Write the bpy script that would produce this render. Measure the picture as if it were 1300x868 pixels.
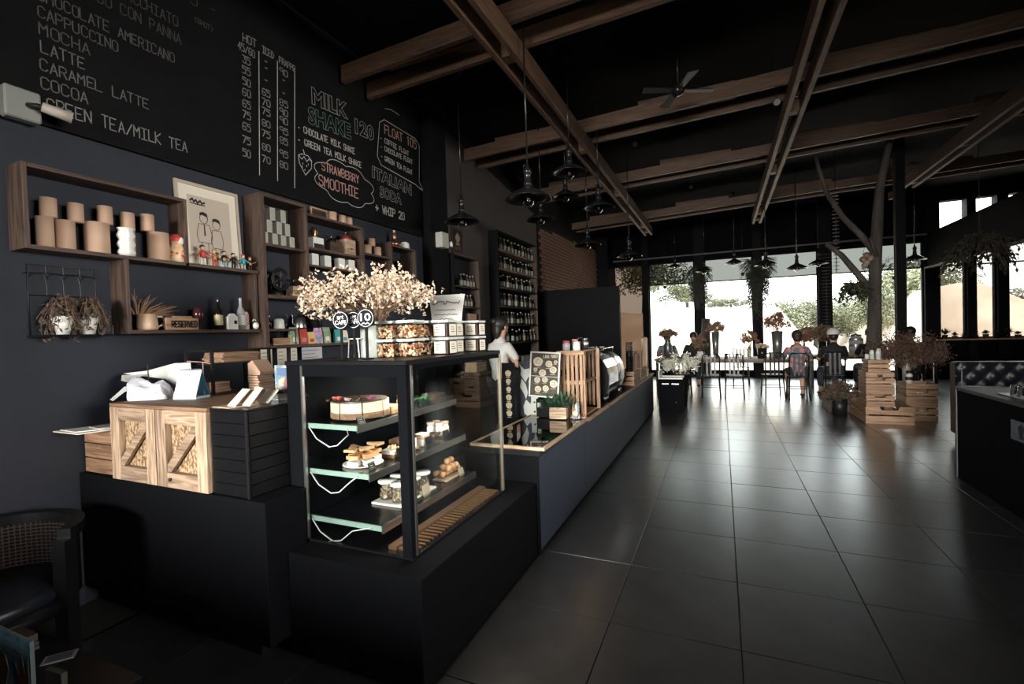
import bpy, bmesh, math, random
from mathutils import Vector, Matrix
R = random.Random(7)
PI = math.pi
for o in list(bpy.data.objects):
    bpy.data.objects.remove(o)
SC = bpy.context.scene
COL = SC.collection

# ------------------------------------------------------------------ camera
EYE = Vector((0.0, 0.0, 1.48))
YAW, PITCH, ROLL, FPX = 0.41627, 0.020376, 0.031455, 602.4
cam_d = bpy.data.cameras.new('camera')
cam = bpy.data.objects.new('camera', cam_d)
COL.objects.link(cam)
cam_d.sensor_fit = 'HORIZONTAL'
cam_d.sensor_width = 36.0
cam_d.lens = FPX / 1300 * 36.0
cam_d.clip_start = 0.05
cam_d.clip_end = 400
_f = Vector((-math.sin(YAW) * math.cos(PITCH), math.cos(YAW) * math.cos(PITCH), -math.sin(PITCH)))
_r = Vector((math.cos(YAW), math.sin(YAW), 0))
_d = _f.cross(_r)
_r2 = math.cos(ROLL) * _r + math.sin(ROLL) * _d
_d2 = -math.sin(ROLL) * _r + math.cos(ROLL) * _d
cam.matrix_world = Matrix(((_r2.x, -_d2.x, -_f.x, EYE.x), (_r2.y, -_d2.y, -_f.y, EYE.y),
                           (_r2.z, -_d2.z, -_f.z, EYE.z), (0, 0, 0, 1)))
SC.camera = cam

# ------------------------------------------------------------------ sky, sun, daylight, exposure
SC.view_settings.view_transform = 'Standard'
SC.view_settings.look = 'None'
SC.view_settings.gamma = 1.0
SC.view_settings.exposure = 0.0
SC.view_settings.use_curve_mapping = False
SC.cycles.max_bounces = 8
SC.cycles.transparent_max_bounces = 24
SC.cycles.sample_clamp_indirect = 4.0
SC.cycles.use_denoising = True
world = bpy.data.worlds.new('sky')
SC.world = world
world.use_nodes = True
wn = world.node_tree
wn.nodes.clear()
w_out = wn.nodes.new('ShaderNodeOutputWorld')
w_bg = wn.nodes.new('ShaderNodeBackground')
w_mix = wn.nodes.new('ShaderNodeMix'); w_mix.data_type = 'RGBA'
w_sky = wn.nodes.new('ShaderNodeTexSky')
w_sky.sky_type = 'NISHITA'; w_sky.sun_disc = False
w_sky.sun_elevation = math.radians(48); w_sky.sun_rotation = math.radians(200)
w_sky.air_density = 1.6; w_sky.dust_density = 4.0
w_mix.inputs[0].default_value = 0.75          # bright overcast veil over a hazy sky
wn.links.new(w_sky.outputs[0], w_mix.inputs[6])
w_mix.inputs[7].default_value = (9.0, 9.3, 9.2, 1)
wn.links.new(w_mix.outputs[2], w_bg.inputs[0])
w_bg.inputs[1].default_value = 0.85
wn.links.new(w_bg.outputs[0], w_out.inputs[0])

def sun_lamp():
    d = bpy.data.lights.new('sun', 'SUN'); d.energy = 13.0; d.angle = math.radians(3); d.color = (1, .95, .86)
    o = bpy.data.objects.new('sun', d); COL.objects.link(o)
    o.rotation_euler = (math.radians(42), 0, math.radians(200 - 180 + 20))
sun_lamp()

def area_lamp(name, loc, aim, sx, sy, power, color, spread=180):
    d = bpy.data.lights.new(name, 'AREA'); d.shape = 'RECTANGLE'; d.size = sx; d.size_y = sy
    d.energy = power; d.color = color; d.spread = math.radians(spread)
    o = bpy.data.objects.new(name, d); COL.objects.link(o)
    o.location = loc
    o.rotation_euler = (Vector(aim) - Vector(loc)).to_track_quat('-Z', 'Y').to_euler()
    return o
# daylight entering through the tall windows of the rear wall (behind the camera) and of the right-hand wall
area_lamp('daylight_rear', (-.9, -5.9, 2.1), (-.8, 3.8, .9), 3.6, 1.4, 150, (1.0, .95, .88), 42)
area_lamp('daylight_right', (6.2, 1.0, 2.1), (-3.2, 2.4, 2.0), 3.6, 1.4, 52, (1.0, .94, .86), 44)

# ------------------------------------------------------------------ helpers
class G:
    """collects shapes in one bmesh and links them as one mesh object"""
    def __init__(s):
        s.bm = bmesh.new(); s.mi = 0; s.M = Matrix()
    def _new(s, n0f):
        for f in s.bm.faces[n0f:] if False else []:
            pass
    def verts(s, pts):
        return [s.bm.verts.new(s.M @ Vector(p)) for p in pts]
    def face(s, pts):
        f = s.bm.faces.new(s.verts(pts)); f.material_index = s.mi; return f
    def box(s, x0, x1, y0, y1, z0, z1, b=0.0):
        v = s.verts([(x0, y0, z0), (x1, y0, z0), (x1, y1, z0), (x0, y1, z0), (x0, y0, z1), (x1, y0, z1), (x1, y1, z1), (x0, y1, z1)])
        fs = [s.bm.faces.new([v[i] for i in q]) for q in ((3, 2, 1, 0), (4, 5, 6, 7), (0, 1, 5, 4), (1, 2, 6, 5), (2, 3, 7, 6), (3, 0, 4, 7))]
        for f in fs: f.material_index = s.mi
        if b:
            es = list({e for f in fs for e in f.edges})
            r = bmesh.ops.bevel(s.bm, geom=es, offset=b, segments=1, profile=.5, affect='EDGES')
            for f in r['faces']: f.material_index = s.mi
        return s
    def prism(s, poly, a, b, axis='z'):
        """extrude a 2-D polygon from a to b; axis z: (x,y); y: (x,z); x: (y,z)"""
        def P(p, t):
            return {'z': (p[0], p[1], t), 'y': (p[0], t, p[1]), 'x': (t, p[0], p[1])}[axis]
        v0 = s.verts([P(p, a) for p in poly]); v1 = s.verts([P(p, b) for p in poly])
        n = len(poly); fs = [s.bm.faces.new(v0[::-1]), s.bm.faces.new(v1)]
        for i in range(n):
            fs.append(s.bm.faces.new([v0[i], v0[(i + 1) % n], v1[(i + 1) % n], v1[i]]))
        for f in fs: f.material_index = s.mi
        bmesh.ops.recalc_face_normals(s.bm, faces=fs)
        return s
    def lathe(s, prof, c=(0, 0, 0), seg=16, sx=1, sy=1):
        rings = []
        for r, z in prof:
            if r < 1e-6:
                rings.append(s.verts([(c[0], c[1], c[2] + z)]))
            else:
                rings.append(s.verts([(c[0] + sx * r * math.cos(2 * PI * k / seg), c[1] + sy * r * math.sin(2 * PI * k / seg), c[2] + z) for k in range(seg)]))
        for a, b in zip(rings, rings[1:]):
            for k in range(seg):
                k2 = (k + 1) % seg
                q = []
                if len(a) == 1 and len(b) == 1: continue
                if len(a) == 1: q = [a[0], b[k2], b[k]]
                elif len(b) == 1: q = [a[k], a[k2], b[0]]
                else: q = [a[k], a[k2], b[k2], b[k]]
                f = s.bm.faces.new(q); f.material_index = s.mi; f.smooth = True
        return s
    def cyl(s, x, y, z0, z1, r, r2=None, seg=14):
        r2 = r if r2 is None else r2
        return s.lathe([(0, z0), (r, z0), (r2, z1), (0, z1)], (x, y, 0), seg)
    def tube(s, pts, r, seg=6, cap=True):
        pts = [Vector(p) for p in pts]; n = len(pts); rings = []
        rr = r if isinstance(r, (list, tuple)) else [r] * n
        up = None
        for i, p in enumerate(pts):
            t = (pts[min(i + 1, n - 1)] - pts[max(i - 1, 0)])
            if t.length < 1e-9: t = Vector((0, 0, 1))
            t.normalize()
            if up is None:
                up = Vector((0, 0, 1)) if abs(t.z) < .9 else Vector((1, 0, 0))
            a = t.cross(up)
            if a.length < 1e-6: a = t.orthogonal()
            a.normalize(); b = t.cross(a); up = a.cross(t) if False else up
            rings.append(s.verts([p + rr[i] * (math.cos(2 * PI * k / seg) * a + math.sin(2 * PI * k / seg) * b) for k in range(seg)]))
        for a, b in zip(rings, rings[1:]):
            for k in range(seg):
                f = s.bm.faces.new([a[k], a[(k + 1) % seg], b[(k + 1) % seg], b[k]]); f.material_index = s.mi; f.smooth = seg > 5
        if cap and seg > 2:
            for q in (rings[0][::-1], rings[-1]):
                f = s.bm.faces.new(q); f.material_index = s.mi
        return s
    def ball(s, c, r, seg=10, rings=7):
        rx, ry, rz = r if isinstance(r, (list, tuple)) else (r, r, r)
        prof = [(math.sin(PI * i / rings), -math.cos(PI * i / rings)) for i in range(rings + 1)]
        prof[0] = (0, -1); prof[-1] = (0, 1)
        M0 = s.M
        s.M = M0 @ Matrix.Translation(Vector(c)) @ Matrix.Diagonal((rx, ry, rz, 1))
        s.lathe(prof, (0, 0, 0), seg)
        s.M = M0
        return s
    def leaf(s, p, d, n, l, w):
        """one pointed leaf: four vertices, a slight fold"""
        d = Vector(d).normalized(); n = Vector(n)
        a = d.cross(n)
        if a.length < 1e-5: a = d.orthogonal()
        a.normalize(); nn = a.cross(d)
        p = Vector(p)
        v = s.verts([p, p + d * l * .5 + a * w * .5 + nn * w * .12, p + d * l, p + d * l * .5 - a * w * .5 + nn * w * .12])
        f = s.bm.faces.new(v); f.material_index = s.mi
        return s
    def build(s, name, mats, parent=None, label=None, loc=None, rot=None, kind=None):
        me = bpy.data.meshes.new(name)
        s.bm.normal_update()
        s.bm.to_mesh(me); s.bm.free()
        for m in (mats if isinstance(mats, (list, tuple)) else [mats]): me.materials.append(m)
        o = bpy.data.objects.new(name, me); COL.objects.link(o)
        if parent is not None: o.parent = parent
        if loc is not None: o.location = loc
        if rot is not None: o.rotation_euler = rot
        if label: o['label'] = label
        if kind: o['kind'] = kind
        return o

def thing(name, label, cat, loc=(0, 0, 0), rz=0.0, group=None, rot=None):
    o = bpy.data.objects.new(name, None); COL.objects.link(o)
    o.empty_display_size = .05
    o.location = loc; o.rotation_euler = rot if rot else (0, 0, rz)
    o['label'] = label; o['category'] = cat
    if group: o['group'] = group
    return o
def tag(o, label, cat, group=None, kind=None):
    o['label'] = label; o['category'] = cat
    if group: o['group'] = group
    if kind: o['kind'] = kind
    return o
def struct(o, label=None):
    o['kind'] = 'structure'
    if label: o['label'] = label
    return o
def dup(root, loc=None, rz=None, label=None, group=None, parent=None, name=None):
    c = root.copy(); COL.objects.link(c)
    if parent is not None: c.parent = parent
    if loc is not None: c.location = loc
    if rz is not None: c.rotation_euler = (0, 0, rz)
    if label: c['label'] = label
    if group: c['group'] = group
    for ch in root.children: dup(ch, parent=c)
    return c
ORD = 'first second third fourth fifth sixth seventh eighth ninth tenth eleventh twelfth thirteenth fourteenth fifteenth'.split()

# ------------------------------------------------------------------ materials
def mat(name, col, rough=.6, metal=0.0, col2=None, scale=8.0, bump=0.0, detail=4.0, spec=.5, stretch=None, mixlo=.35, mixhi=.65, trans=0.0, emit=0.0, bscale=None, sss=0):
    m = bpy.data.materials.new(name); m.use_nodes = True
    nt = m.node_tree; b = nt.nodes['Principled BSDF']
    b.inputs['Base Color'].default_value = (*col, 1); b.inputs['Roughness'].default_value = rough
    b.inputs['Metallic'].default_value = metal; b.inputs['Specular IOR Level'].default_value = spec
    if trans: b.inputs['Transmission Weight'].default_value = trans
    if emit:
        b.inputs['Emission Color'].default_value = (*col, 1); b.inputs['Emission Strength'].default_value = emit
    if col2 or bump:
        tc = nt.nodes.new('ShaderNodeTexCoord'); mp = nt.nodes.new('ShaderNodeMapping')
        nt.links.new(tc.outputs['Object'], mp.inputs[0])
        if stretch: mp.inputs['Scale'].default_value = stretch
        nz = nt.nodes.new('ShaderNodeTexNoise'); nz.inputs['Scale'].default_value = scale; nz.inputs['Detail'].default_value = detail
        nt.links.new(mp.outputs[0], nz.inputs[0])
        if col2:
            cr = nt.nodes.new('ShaderNodeValToRGB')
            cr.color_ramp.elements[0].position = mixlo; cr.color_ramp.elements[1].position = mixhi
            cr.color_ramp.elements[0].color = (*col, 1); cr.color_ramp.elements[1].color = (*col2, 1)
            nt.links.new(nz.outputs[0], cr.inputs[0]); nt.links.new(cr.outputs[0], b.inputs['Base Color'])
        if bump:
            bp = nt.nodes.new('ShaderNodeBump'); bp.inputs['Strength'].default_value = bump; bp.inputs['Distance'].default_value = .01
            src = nz
            if bscale:
                src = nt.nodes.new('ShaderNodeTexNoise'); src.inputs['Scale'].default_value = bscale; nt.links.new(mp.outputs[0], src.inputs[0])
            nt.links.new(src.outputs[0], bp.inputs['Height']); nt.links.new(bp.outputs[0], b.inputs['Normal'])
    return m
def wood(name, c1, c2, axis='z', rough=.6, scale=1.0, c3=None):
    """planked grain running along one object axis"""
    st = {'x': (1.2, 16, 16), 'y': (16, 1.2, 16), 'z': (16, 16, 1.2)}[axis]
    m = mat(name, c1, rough, col2=c2, scale=2.6 * scale, detail=9, stretch=st, bump=.3, mixlo=.36, mixhi=.62)
    nt = m.node_tree; nz = [n for n in nt.nodes if n.type == 'TEX_NOISE'][0]
    nz.inputs['Distortion'].default_value = 1.4
    oi = nt.nodes.new('ShaderNodeObjectInfo'); hs = nt.nodes.new('ShaderNodeHueSaturation')
    mr = nt.nodes.new('ShaderNodeMapRange'); mr.inputs['To Min'].default_value = .8; mr.inputs['To Max'].default_value = 1.2
    nt.links.new(oi.outputs['Random'], mr.inputs['Value']); nt.links.new(mr.outputs[0], hs.inputs['Value'])
    cr = [n for n in nt.nodes if n.type == 'VALTORGB'][0]
    nt.links.new(cr.outputs[0], hs.inputs['Color']); nt.links.new(hs.outputs[0], nt.nodes['Principled BSDF'].inputs['Base Color'])
    return m
def glass(name, tint=(1, 1, 1), refl=1.0, rough=0.0, clear=1.0, frost=None):
    """thin pane: tinted see-through with a fresnel reflection"""
    m = bpy.data.materials.new(name); m.use_nodes = True
    nt = m.node_tree; nt.nodes.clear()
    out = nt.nodes.new('ShaderNodeOutputMaterial'); mx = nt.nodes.new('ShaderNodeMixShader')
    tr = nt.nodes.new('ShaderNodeBsdfTransparent'); gl = nt.nodes.new('ShaderNodeBsdfGlossy')
    tr.inputs[0].default_value = (*tint, 1); gl.inputs['Roughness'].default_value = rough
    fr = nt.nodes.new('ShaderNodeLayerWeight'); fr.inputs[0].default_value = .25
    mt = nt.nodes.new('ShaderNodeMath'); mt.operation = 'MULTIPLY'; mt.inputs[1].default_value = refl
    nt.links.new(fr.outputs['Fresnel'], mt.inputs[0]); nt.links.new(mt.outputs[0], mx.inputs[0])
    nt.links.new(tr.outputs[0], mx.inputs[1]); nt.links.new(gl.outputs[0], mx.inputs[2])
    last = mx
    if frost:
        df = nt.nodes.new('ShaderNodeBsdfDiffuse'); df.inputs[0].default_value = (*frost[1], 1)
        m2 = nt.nodes.new('ShaderNodeMixShader'); m2.inputs[0].default_value = frost[0]
        nt.links.new(mx.outputs[0], m2.inputs[1]); nt.links.new(df.outputs[0], m2.inputs[2]); last = m2
    nt.links.new(last.outputs[0], out.inputs[0])
    return m

NAVY = mat('navy_wall_paint', (.0225, .026, .036), .75, col2=(.0275, .0315, .0435), spec=.25, scale=3, bump=.05, bscale=60)
NAVY2 = mat('navy_counter_paint', (.031, .040, .064), .55, spec=.3, col2=(.036, .046, .073), scale=2)
CHALKB = mat('chalkboard_black', (.0042, .0044, .0052), .85, spec=.15, col2=(.006, .0062, .007), scale=4)
GREYW = mat('warm_grey_paint', (.095, .089, .090), .8, col2=(.11, .103, .104), scale=2)
BLACK = mat('black_paint', (.0040, .0045, .006), .75, spec=.15)
BLACKM = mat('matte_black', (.0040, .0045, .006), .9, spec=.06)
BLACKG = mat('black_gloss', (.008, .008, .010), .22)
BLACKL = mat('black_laminate', (.0042, .0046, .006), .4, col2=(.0055, .006, .0075), scale=6, spec=.22)
CEILB = mat('black_ceiling', (.0036, .004, .0052), .9, spec=.08)
IRON = mat('black_iron', (.014, .013, .013), .45, .3)
STEEL = mat('brushed_steel', (.55, .55, .55), .3, 1.0)
CHROME = mat('chrome', (.75, .75, .76), .10, 1.0)
GUNM = mat('dark_enamel', (.030, .030, .033), .25, .6)
SLATE = mat('slate_tile', (.030, .031, .034), .27, col2=(.042, .043, .046), scale=5, bump=.06, detail=10, bscale=22, spec=1.0)
for _k, _v in (('Coat Weight', .7), ('Coat Roughness', .30)): SLATE.node_tree.nodes['Principled BSDF'].inputs[_k].default_value = _v
GROUT = mat('dark_grout', (.02, .02, .02), .9)
WAL = {a: wood('walnut_' + a, (.034, .020, .015), (.088, .054, .039), a) for a in 'xyz'}
PINE = {a: wood('pine_' + a, (.20, .13, .085), (.50, .365, .255), a) for a in 'xyz'}
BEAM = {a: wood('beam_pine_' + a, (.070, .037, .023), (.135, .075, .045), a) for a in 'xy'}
CRATE = {a: wood('crate_pine_' + a, (.26, .15, .09), (.50, .32, .20), a) for a in 'xyz'}
OLDW = {a: wood('old_pine_' + a, (.17, .095, .055), (.36, .215, .13), a) for a in 'xyz'}
OSB = mat('pressed_chip_board', (.16, .09, .045), .75, col2=(.52, .37, .22), scale=95, stretch=(1, .5, .6), detail=5, bump=.5, mixlo=.42, mixhi=.56)
BRICK = mat('brown_brick', (.23, .118, .083), .9, col2=(.33, .185, .13), scale=7, bump=.4)
MORTAR = mat('brick_mortar', (.020, .015, .013), .95)
WHITE = mat('white_paper', (.70, .70, .68), .7)
CREAM = mat('cream_paper', (.72, .68, .58), .7)
CHALK = mat('chalk', (.50, .49, .47), .9)
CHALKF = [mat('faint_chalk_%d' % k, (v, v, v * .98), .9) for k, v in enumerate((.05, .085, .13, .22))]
CHALKR = mat('red_chalk', (.52, .30, .26), .9)
CHALKG = mat('green_chalk', (.20, .34, .26), .9)
INK = mat('black_ink', (.012, .012, .014), .6)
KRAFT = mat('kraft_card', (.47, .31, .22), .8, col2=(.53, .36, .265), scale=6)
CERAM = mat('white_ceramic', (.74, .76, .72), .25)
TEAC = mat('pale_clay_ceramic', (.60, .42, .29), .35)
BOTTLE = mat('dark_bottle_glass', (.012, .010, .008), .08)
RED = mat('red_print', (.45, .06, .05), .5)
BLUE = mat('blue_print', (.05, .20, .34), .5, col2=(.30, .50, .58), scale=30)
TEAL = mat('teal_print', (.06, .30, .30), .5)
GREENP = mat('green_print', (.12, .20, .10), .5, col2=(.35, .40, .28), scale=30)
YEL = mat('pale_yellow_print', (.66, .50, .22), .5)
PURP = mat('violet_print', (.28, .06, .30), .5, col2=(.6, .5, .6), scale=40)
PINK = mat('pink_petal', (.60, .12, .20), .6)
SKIN = mat('skin', (.50, .30, .20), .55)
HAIR = mat('dark_hair', (.016, .011, .009), .5)
GPANE = glass('clear_pane', (.96, .98, .97), .55)
GCASE = glass('case_glass', (.96, .98, .975), .28)
GJAR = glass('jar_plastic', (.93, .93, .92), .5)
GTINT = glass('tinted_film_pane', (.25, .255, .245), .5)
GSMOKE = glass('smoked_pane', (.48, .47, .45), .5)
GBROWN = glass('brown_tinted_pane', (.22, .19, .168), .5)
GEDGE = mat('green_glass_edge', (.26, .38, .33), .15, spec=.8)
BULB = glass('bulb_glass', (.95, .93, .9), .9)
LEAFD = mat('dark_foliage', (.018, .030, .014), .7, col2=(.035, .050, .022), scale=9)
LEAFG = mat('green_foliage', (.030, .085, .050), .6, col2=(.06, .13, .07), scale=9)
LEAFS = mat('sunlit_foliage', (.060, .072, .040), .7, col2=(.14, .148, .088), scale=1.2)
MOSS = mat('grey_moss', (.026, .028, .022), .9, col2=(.05, .05, .04), scale=9)
DRYC = mat('dried_cream_blossom', (.74, .61, .47), .8, col2=(.46, .33, .23), scale=22)
DRYB = mat('dried_brown_blossom', (.13, .075, .052), .85, col2=(.28, .175, .12), scale=22)
DRYD = mat('dark_dried_blossom', (.075, .045, .036), .9, col2=(.17, .105, .08), scale=22)
DRYP = mat('dried_pink_blossom', (.24, .10, .075), .85, col2=(.15, .08, .055), scale=22)
STEMM = mat('dry_stem', (.14, .085, .05), .8)
BARK = mat('weathered_bark', (.032, .026, .023), .85, col2=(.085, .071, .063), scale=3, stretch=(3, 3, .5), bump=.6)
WICK = mat('woven_cane', (.05, .03, .023), .7, col2=(.03, .019, .016), scale=60)
LEATH = mat('black_leather', (.010, .012, .018), .36, spec=.3)
MATS = {}
# ------------------------------------------------------------------ stroke lettering
_GL = dict(A='00 26 40|12 32', B='00 06 36 45 44 33 03|33 42 41 30 00', C='45 36 16 05 01 10 30 41', D='00 06 26 44 42 20 00', E='46 06 00 40|03 33', F='46 06 00|03 33',
           G='45 36 16 05 01 10 30 42 22', H='00 06|40 46|03 43', I='20 26|06 46|00 40', J='06 46|26 21 10 01', K='00 06|46 03 40', L='06 00 40', M='00 06 23 46 40', N='00 06 40 46',
           O='10 01 05 16 36 45 41 30 10', P='00 06 36 45 44 33 03', Q='10 01 05 16 36 45 41 30 10|22 40', R='00 06 36 45 44 33 03|23 40', S='45 36 16 05 04 13 33 42 41 30 10 01',
           T='06 46|26 20', U='06 01 10 30 41 46', V='06 20 46', W='06 10 24 30 46', X='00 46|06 40', Y='06 23 46|23 20', Z='06 46 00 40',
           **{'0': '10 01 05 16 36 45 41 30 10', '1': '15 26 20', '2': '05 16 36 45 44 00 40', '3': '06 46 24 43 41 30 10 01', '4': '30 36 02 42', '5': '46 06 04 34 43 41 30 00',
              '6': '46 16 04 01 10 30 41 42 33 13 02', '7': '06 46 10', '8': '13 04 05 16 36 45 44 33 13 02 01 10 30 41 42 33', '9': '40 45 36 16 05 04 13 33 44',
              '-': '13 33', '/': '00 46', '+': '21 25|03 43', '(': '36 14 12 30', ')': '16 34 32 10', '.': '10 11', "'": '26 25', '&': '40 05 16 25 02 10 42'})
def seg_ribbon(g, M, a, b, th):
    a = Vector((a[0], a[1], 0)); b = Vector((b[0], b[1], 0)); d = b - a
    if d.length < 1e-6: return
    n = Vector((-d.y, d.x, 0)).normalized() * th / 2; e = d.normalized() * th * .4
    g.M = M
    g.face([a - e - n, b + e - n, b + e + n, a - e + n])
    g.M = Matrix()
def write(g, M, text, u0, v0, u1, v1, h, th, jit=0.0, fill=.74):
    """chalk strokes of one line whose baseline runs (u0,v0)-(u1,v1), letters of height h"""
    n = len(text); du, dv = (u1 - u0) / n, (v1 - v0) / n
    for i, ch in enumerate(text):
        if ch not in _GL: continue
        ju = R.uniform(-jit, jit) * h; jv = R.uniform(-jit, jit) * h; sc = 1 + R.uniform(-jit, jit)
        for st in _GL[ch].split('|'):
            pts = [(int(p[0]) / 4, int(p[1]) / 6) for p in st.split()]
            pp = [(u0 + du * (i + x * fill) + ju, v0 + dv * i + jv + y * h * sc) for x, y in pts]
            for a, b in zip(pp, pp[1:]): seg_ribbon(g, M, a, b, th)
def poly(g, M, pts, th, close=False):
    pts = list(pts)
    if close: pts = pts + pts[:1]
    for a, b in zip(pts, pts[1:]): seg_ribbon(g, M, a, b, th)
def outline(text, name, M, u0, v0, u1, h, mt, parent, th=.004, shear=0.0):
    """outlined block letters, fitted into a width and a height"""
    cu = bpy.data.curves.new(name, 'FONT'); cu.body = text; cu.fill_mode = 'NONE'; cu.bevel_depth = .01; cu.bevel_resolution = 0; cu.resolution_u = 2
    cu.offset = .035
    o = bpy.data.objects.new(name, cu); COL.objects.link(o)
    dg = bpy.context.evaluated_depsgraph_get(); dg.update()
    me = bpy.data.meshes.new_from_object(o.evaluated_get(dg))
    bpy.data.objects.remove(o); bpy.data.curves.remove(cu)
    xs = [v.co.x for v in me.vertices]; ys = [v.co.y for v in me.vertices]
    x0, x1, y0, y1 = min(xs), max(xs), min(ys), max(ys)
    for v in me.vertices:
        u = (v.co.x - x0) / (x1 - x0)
        p = Vector((u0 + u * (u1 - u0), v0 + (v.co.y - y0) / (y1 - y0) * h + shear * u, v.co.z * .05))
        v.co = M @ p
    me.materials.clear(); me.materials.append(mt)
    ob = bpy.data.objects.new(name, me); COL.objects.link(ob); ob.parent = parent
    return ob
def solid_text(text, name, M, u0, v0, u1, h, mt, parent):
    cu = bpy.data.curves.new(name, 'FONT'); cu.body = text; cu.resolution_u = 2; cu.offset = .02
    o = bpy.data.objects.new(name, cu); COL.objects.link(o)
    dg = bpy.context.evaluated_depsgraph_get(); dg.update()
    me = bpy.data.meshes.new_from_object(o.evaluated_get(dg))
    bpy.data.objects.remove(o); bpy.data.curves.remove(cu)
    xs = [v.co.x for v in me.vertices]; ys = [v.co.y for v in me.vertices]
    x0, x1, y0, y1 = min(xs), max(xs), min(ys), max(ys)
    for v in me.vertices:
        v.co = M @ Vector((u0 + (v.co.x - x0) / (x1 - x0) * (u1 - u0), v0 + (v.co.y - y0) / (y1 - y0) * h, 0))
    me.materials.clear(); me.materials.append(mt)
    ob = bpy.data.objects.new(name, me); COL.objects.link(ob); ob.parent = parent
    return ob
def plane_yz(x):      # u = +y, v = +z on a surface facing +x
    return Matrix(((0, 0, 1, x), (1, 0, 0, 0), (0, 1, 0, 0), (0, 0, 0, 1)))
def plane_xz(y):      # u = +x, v = +z on a surface facing -y
    return Matrix(((1, 0, 0, 0), (0, 0, -1, y), (0, 1, 0, 0), (0, 0, 0, 1)))
def plane_xy(z):
    return Matrix(((1, 0, 0, 0), (0, 1, 0, 0), (0, 0, 1, z), (0, 0, 0, 1)))

# ================================================================== THE SETTING
WX = -3.38                 # face of the left wall
YF = 15.0                  # face of the window wall
# ---- floor: grout bed, slate tiles laid on it one by one
fl = struct(G().box(-3.6, 8.2, -6.5, 15.2, -.08, -.007).build('floor', GROUT))
TX, TY, TX0, TY0 = .602, .627, -.548, 2.98
tile0 = None
far_t = G()
for i in range(-5, 15):
    for j in range(-15, 20):
        x0, y0 = TX0 + i * TX, TY0 + j * TY
        x1, y1 = x0 + TX, y0 + TY
        if x0 < WX - .1 or x1 > 8.3 or y1 > 15.2 or y0 < -6.6: continue
        if -2 <= i <= 5 and -5 <= j <= 13:
            if tile0 is None:
                tile0 = G().box(.0025, TX - .0025, .0025, TY - .0025, -.007, 0, .0012).build('tile', SLATE, fl); t = tile0
            else:
                t = tile0.copy(); COL.objects.link(t)
            t.location = (x0, y0, R.uniform(-.0006, 0)); t.rotation_euler = (R.uniform(-.0012, .0012), R.uniform(-.0012, .0012), 0)
        else:
            far_t.box(x0 + .0025, x1 - .0025, y0 + .0025, y1 - .0025, -.007, -.0002)
far_t.build('tiles', SLATE, fl, kind='stuff')

# ---- left wall: navy painted, then the pier, then the warm grey bay and the brick bay
CZ = lambda x: 4.38 + .035 * (x - WX)       # underside of the pitched roof
struct(G().box(-3.56, WX, -6.3, 5.0, 0, 4.6).build('wall_left', NAVY))
struct(G().box(-3.56, -3.24, 4.98, 5.38, 0, 4.6).build('pillar', BLACK))
gw = struct(G().prism([(5.38, 0), (9.12, 0), (9.12, 4.6), (5.38, 4.6)], -3.56, WX, 'x').build('wall_left_rear', BLACK))
G().prism([(5.40, 2.55), (9.0, 2.55), (9.0, 3.80), (6.1, 4.20), (5.40, 4.28)], WX - .002, WX + .012, 'x').build('plaster_panel', GREYW, gw)
G().prism([(5.40, .4), (6.2, .4), (6.2, 2.55), (5.40, 2.55)], WX - .002, WX + .010, 'x').build('plaster_panel', NAVY, gw)
G().prism([(6.45, .4), (6.8, .4), (6.8, 2.55), (6.45, 2.55)], WX - .002, WX + .010, 'x').build('plaster_panel', GREYW, gw)
bw = struct(G().box(-3.56, WX, 9.1, 14.2, 0, 4.6).build('wall_brick_bay', BLACK))
G().prism([(9.12, 2.2), (14.1, 2.2), (14.1, 3.85), (9.12, 3.64)], WX - .01, WX + .004, 'x').build('mortar', MORTAR, bw)
bk0 = None; small = G(); nb = 0
for r in range(23):
    z0 = 2.2 + r * .074
    off = 0 if r % 2 else .11
    k = 0
    y = 9.14 + off
    while y + .21 < 14.1:
        top = 3.64 + (y - 9.12) / (14.1 - 9.12) * .21
        if z0 + .064 < top:
            if y < 11.6 and nb < 290:
                if bk0 is None:
                    bk0 = G().box(0, .016, 0, .204, 0, .058, .003).build('brick', BRICK, bw); b = bk0
                else:
                    b = bk0.copy(); COL.objects.link(b)
                b.location = (WX + R.uniform(0, .004), y, z0); nb += 1
            else:
                dx = R.uniform(0, .004)
                small.box(WX + dx, WX + .016 + dx, y, y + .204, z0, z0 + .058)
        y += .22
small.build('bricks', BRICK, bw, kind='stuff')
struct(G().box(-3.56, -3.05, 14.1, 15.2, 0, 4.6).build('pillar', BLACK))
struct(G().box(-3.56, -3.365, -3, 1.46, 0, .11, .004).build('baseboard_left', NAVY))
struct(G().box(-3.40, -1.79, 9.2, 9.32, 0, 2.31).build('wall_partition', BLACK))

# ---- rear wall with tall windows behind the camera, right wall
struct(G().box(-3.56, -2.5, -6.5, -6.3, 0, 4.8).box(-2.5, 1.1, -6.5, -6.3, 0, 1.4).box(-2.5, 1.1, -6.5, -6.3, 3.1, 4.8).box(1.1, 8.2, -6.5, -6.3, 0, 4.8).build('wall_rear', BLACK))
struct(G().box(-2.5, 1.1, -6.42, -6.41, 1.4, 3.1).build('window_rear', glass('dimming_pane', (.12, .12, .12), .6)))  # unseen pane, dark tint added so little sky light gets in
struct(G().box(8.0, 8.2, -6.3, 15.2, 0, 5.0).build('wall_right', BLACK))
# unseen low wall added behind the camera to keep daylight_rear off the foreground
struct(G().box(-3.37, 3.6, -.92, -.80, 0, .94).box(-3.37, 3.62, -.95, -.77, .94, .965, .003).build('wall_light_blocker', BLACKM))
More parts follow.
